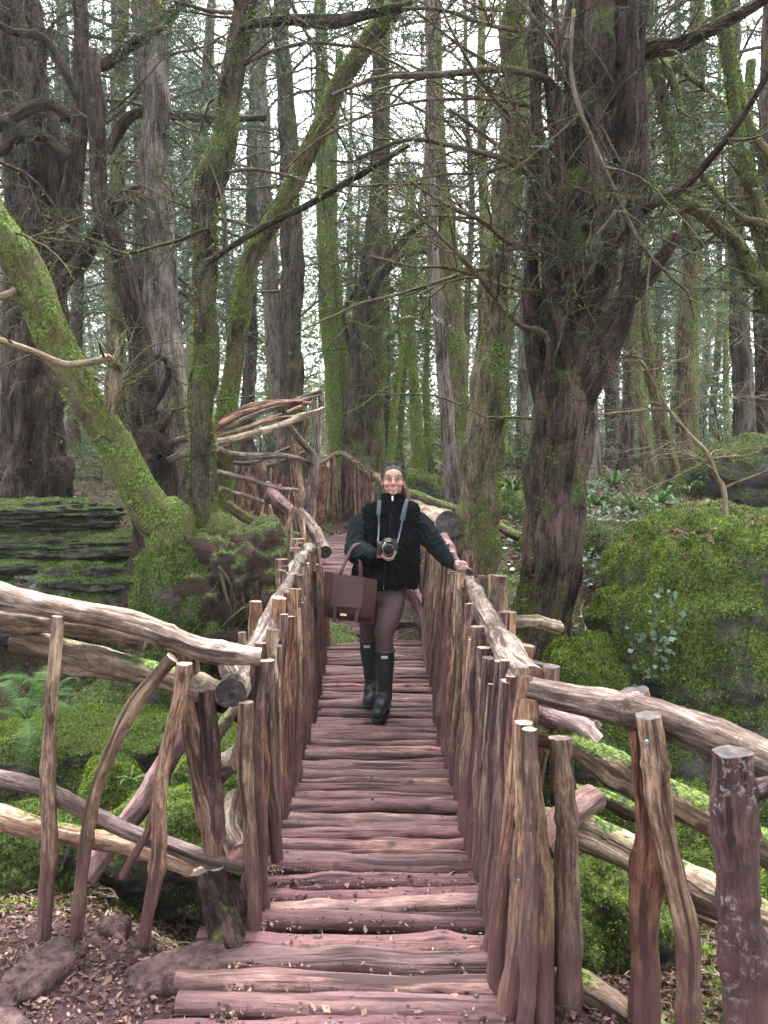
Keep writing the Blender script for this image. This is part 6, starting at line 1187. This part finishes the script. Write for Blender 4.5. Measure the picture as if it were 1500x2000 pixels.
mb = MB(); ribbon(mb, [P(786, 1015, B-.176), P(781, 1040, B-.22), cc+[.062, .005, .030]], .012, .003); build(mb, 'webbing', M['strap'], st)

# shoulder bag hooked over the right forearm
bd = B-.22
bag = thing('tote_bag', 'wine red tote bag with leather front pocket hanging from the forearm', 'bag', P(682, 1212, bd))
def bagpt(u, v, w):
    """u across, v up, w through"""
    bl, br, tl, tr = P(633, 1204, bd), P(731, 1218, bd), P(634, 1117, bd), P(737, 1132, bd)
    q = (bl*(1-u)+br*u)*(1-v)+(tl*(1-u)+tr*u)*v; return q
n = 26; u, v = np.meshgrid(np.linspace(0, 1, n), np.linspace(0, 1, n), indexing='ij')
base = np.array([[bagpt(a, b, 0) for b in np.linspace(0, 1, n)] for a in np.linspace(0, 1, n)])
half = .075*(1-.55*v)*(np.clip(np.sin(u*math.pi), 0, 1)**.45*.55+.45)*(np.clip(1-(1-v)**14, .55, 1))
crease = .007*fbm(np.stack([u*5+v*1.5, v*1.6, u*0], -1), 3, 91)
fr_, bk_ = base.copy(), base.copy(); fr_[..., 1] -= half+crease; bk_[..., 1] += half
mb = MB(); i = np.arange(n*n).reshape(n, n); mb.add(fr_, np.stack([i[:-1, :-1], i[1:, :-1], i[1:, 1:], i[:-1, 1:]], -1).reshape(-1, 4)); mb.add(bk_, np.stack([i[:-1, :-1], i[:-1, 1:], i[1:, 1:], i[1:, :-1]], -1).reshape(-1, 4))
for sel in (i[0, :], i[-1, :], i[:, 0]):
    A = fr_.reshape(-1, 3)[sel]; C = bk_.reshape(-1, 3)[sel]; K = len(sel); Mid = (A+C)/2; q = np.arange(K*2).reshape(2, K); mb.add(np.vstack([A, C]), np.stack([q[0, :-1], q[0, 1:], q[1, 1:], q[1, :-1]], -1))
build(mb, 'body', M['nylon'], bag)
def onbag(px, py, off=0.0):
    q = P(px, py, bd); bl, br, tl, tr = P(633, 1204, bd), P(731, 1218, bd), P(634, 1117, bd), P(737, 1132, bd); uu = (q[0]-bl[0])/(br[0]-bl[0]); zb = bl[2]*(1-uu)+br[2]*uu; zt = tl[2]*(1-uu)+tr[2]*uu; vv = np.clip((q[2]-zb)/(zt-zb), 0, 1); uu = np.clip(uu, 0, 1)
    return np.array([q[0], bd-(.075*(1-.55*vv)*(math.sin(uu*math.pi)**.45*.55+.45))-.006-off, q[2]])
def patch(mb, corners, off, th, m=10):
    a, b, c, d = [np.array(x, float) for x in corners]; G = np.array([[onbag(*((a*(1-s)+b*s)*(1-t)+(d*(1-s)+c*s)*t), off) for t in np.linspace(0, 1, m)] for s in np.linspace(0, 1, m)]); Bk = G+[0, th, 0]
    i = np.arange(m*m).reshape(m, m); mb.add(G, np.stack([i[:-1, :-1], i[:-1, 1:], i[1:, 1:], i[1:, :-1]], -1).reshape(-1, 4))
    for sel in (i[0, :], i[-1, :], i[:, 0], i[:, -1]): A = G.reshape(-1, 3)[sel]; C = Bk.reshape(-1, 3)[sel]; q = np.arange(m*2).reshape(2, m); mb.add(np.vstack([A, C]), np.stack([q[0, :-1], q[0, 1:], q[1, 1:], q[1, :-1]], -1))
mb = MB(); patch(mb, [(653, 1119), (713, 1126), (706, 1184), (647, 1180)], .018, .02); po = build(mb, 'front_pocket', M['leather'], bag)
mb = MB(); patch(mb, [(654, 1128), (711, 1134), (710.5, 1138), (653.5, 1132)], .023, .006); build(mb, 'zip', M['leather'], po)
mb = MB(); patch(mb, [(655.5, 1134), (659, 1134.5), (657.5, 1154), (653.5, 1153)], .026, .005, 4); build(mb, 'zip_pull', M['leather'], po)
mb = MB(); patch(mb, [(666, 1194), (678, 1195), (678, 1199), (665.5, 1198)], .012, .006, 4); build(mb, 'nameplate', M['gold'], bag)
for xs0, xs1 in ((656, 654), (701, 695)): mb = MB(); patch(mb, [(xs0-3, 1180), (xs0+3, 1180.5), (xs1+3, 1212), (xs1-3, 1211)], .004, .006, 5); build(mb, 'trim_strip', M['leather'], bag)
fa = (elR*.62+wrR*.38)+np.array([0, 0, .062])
mb = MB(); ribbon(mb, [onbag(664, 1121, .012), P(668, 1112, bd-.05), P(680, 1085, bd-.01), P(692, 1066, fa[1]-.01), fa+[.0, .02, .008], P(698, 1066, fa[1]+.06), P(704, 1098, bd-.04), onbag(705, 1125, .012)], .022, .005, (1, .2, .3), 50); build(mb, 'handle', M['leather'], bag)
mb = MB(); ribbon(mb, [P(664, 1122, bd+.07), P(676, 1095, bd+.06), fa+[-.02, .04, .006], P(702, 1085, bd+.06), P(703, 1125, bd+.06)], .022, .005, (1, .2, .3), 40); build(mb, 'handle', M['leather'], bag)
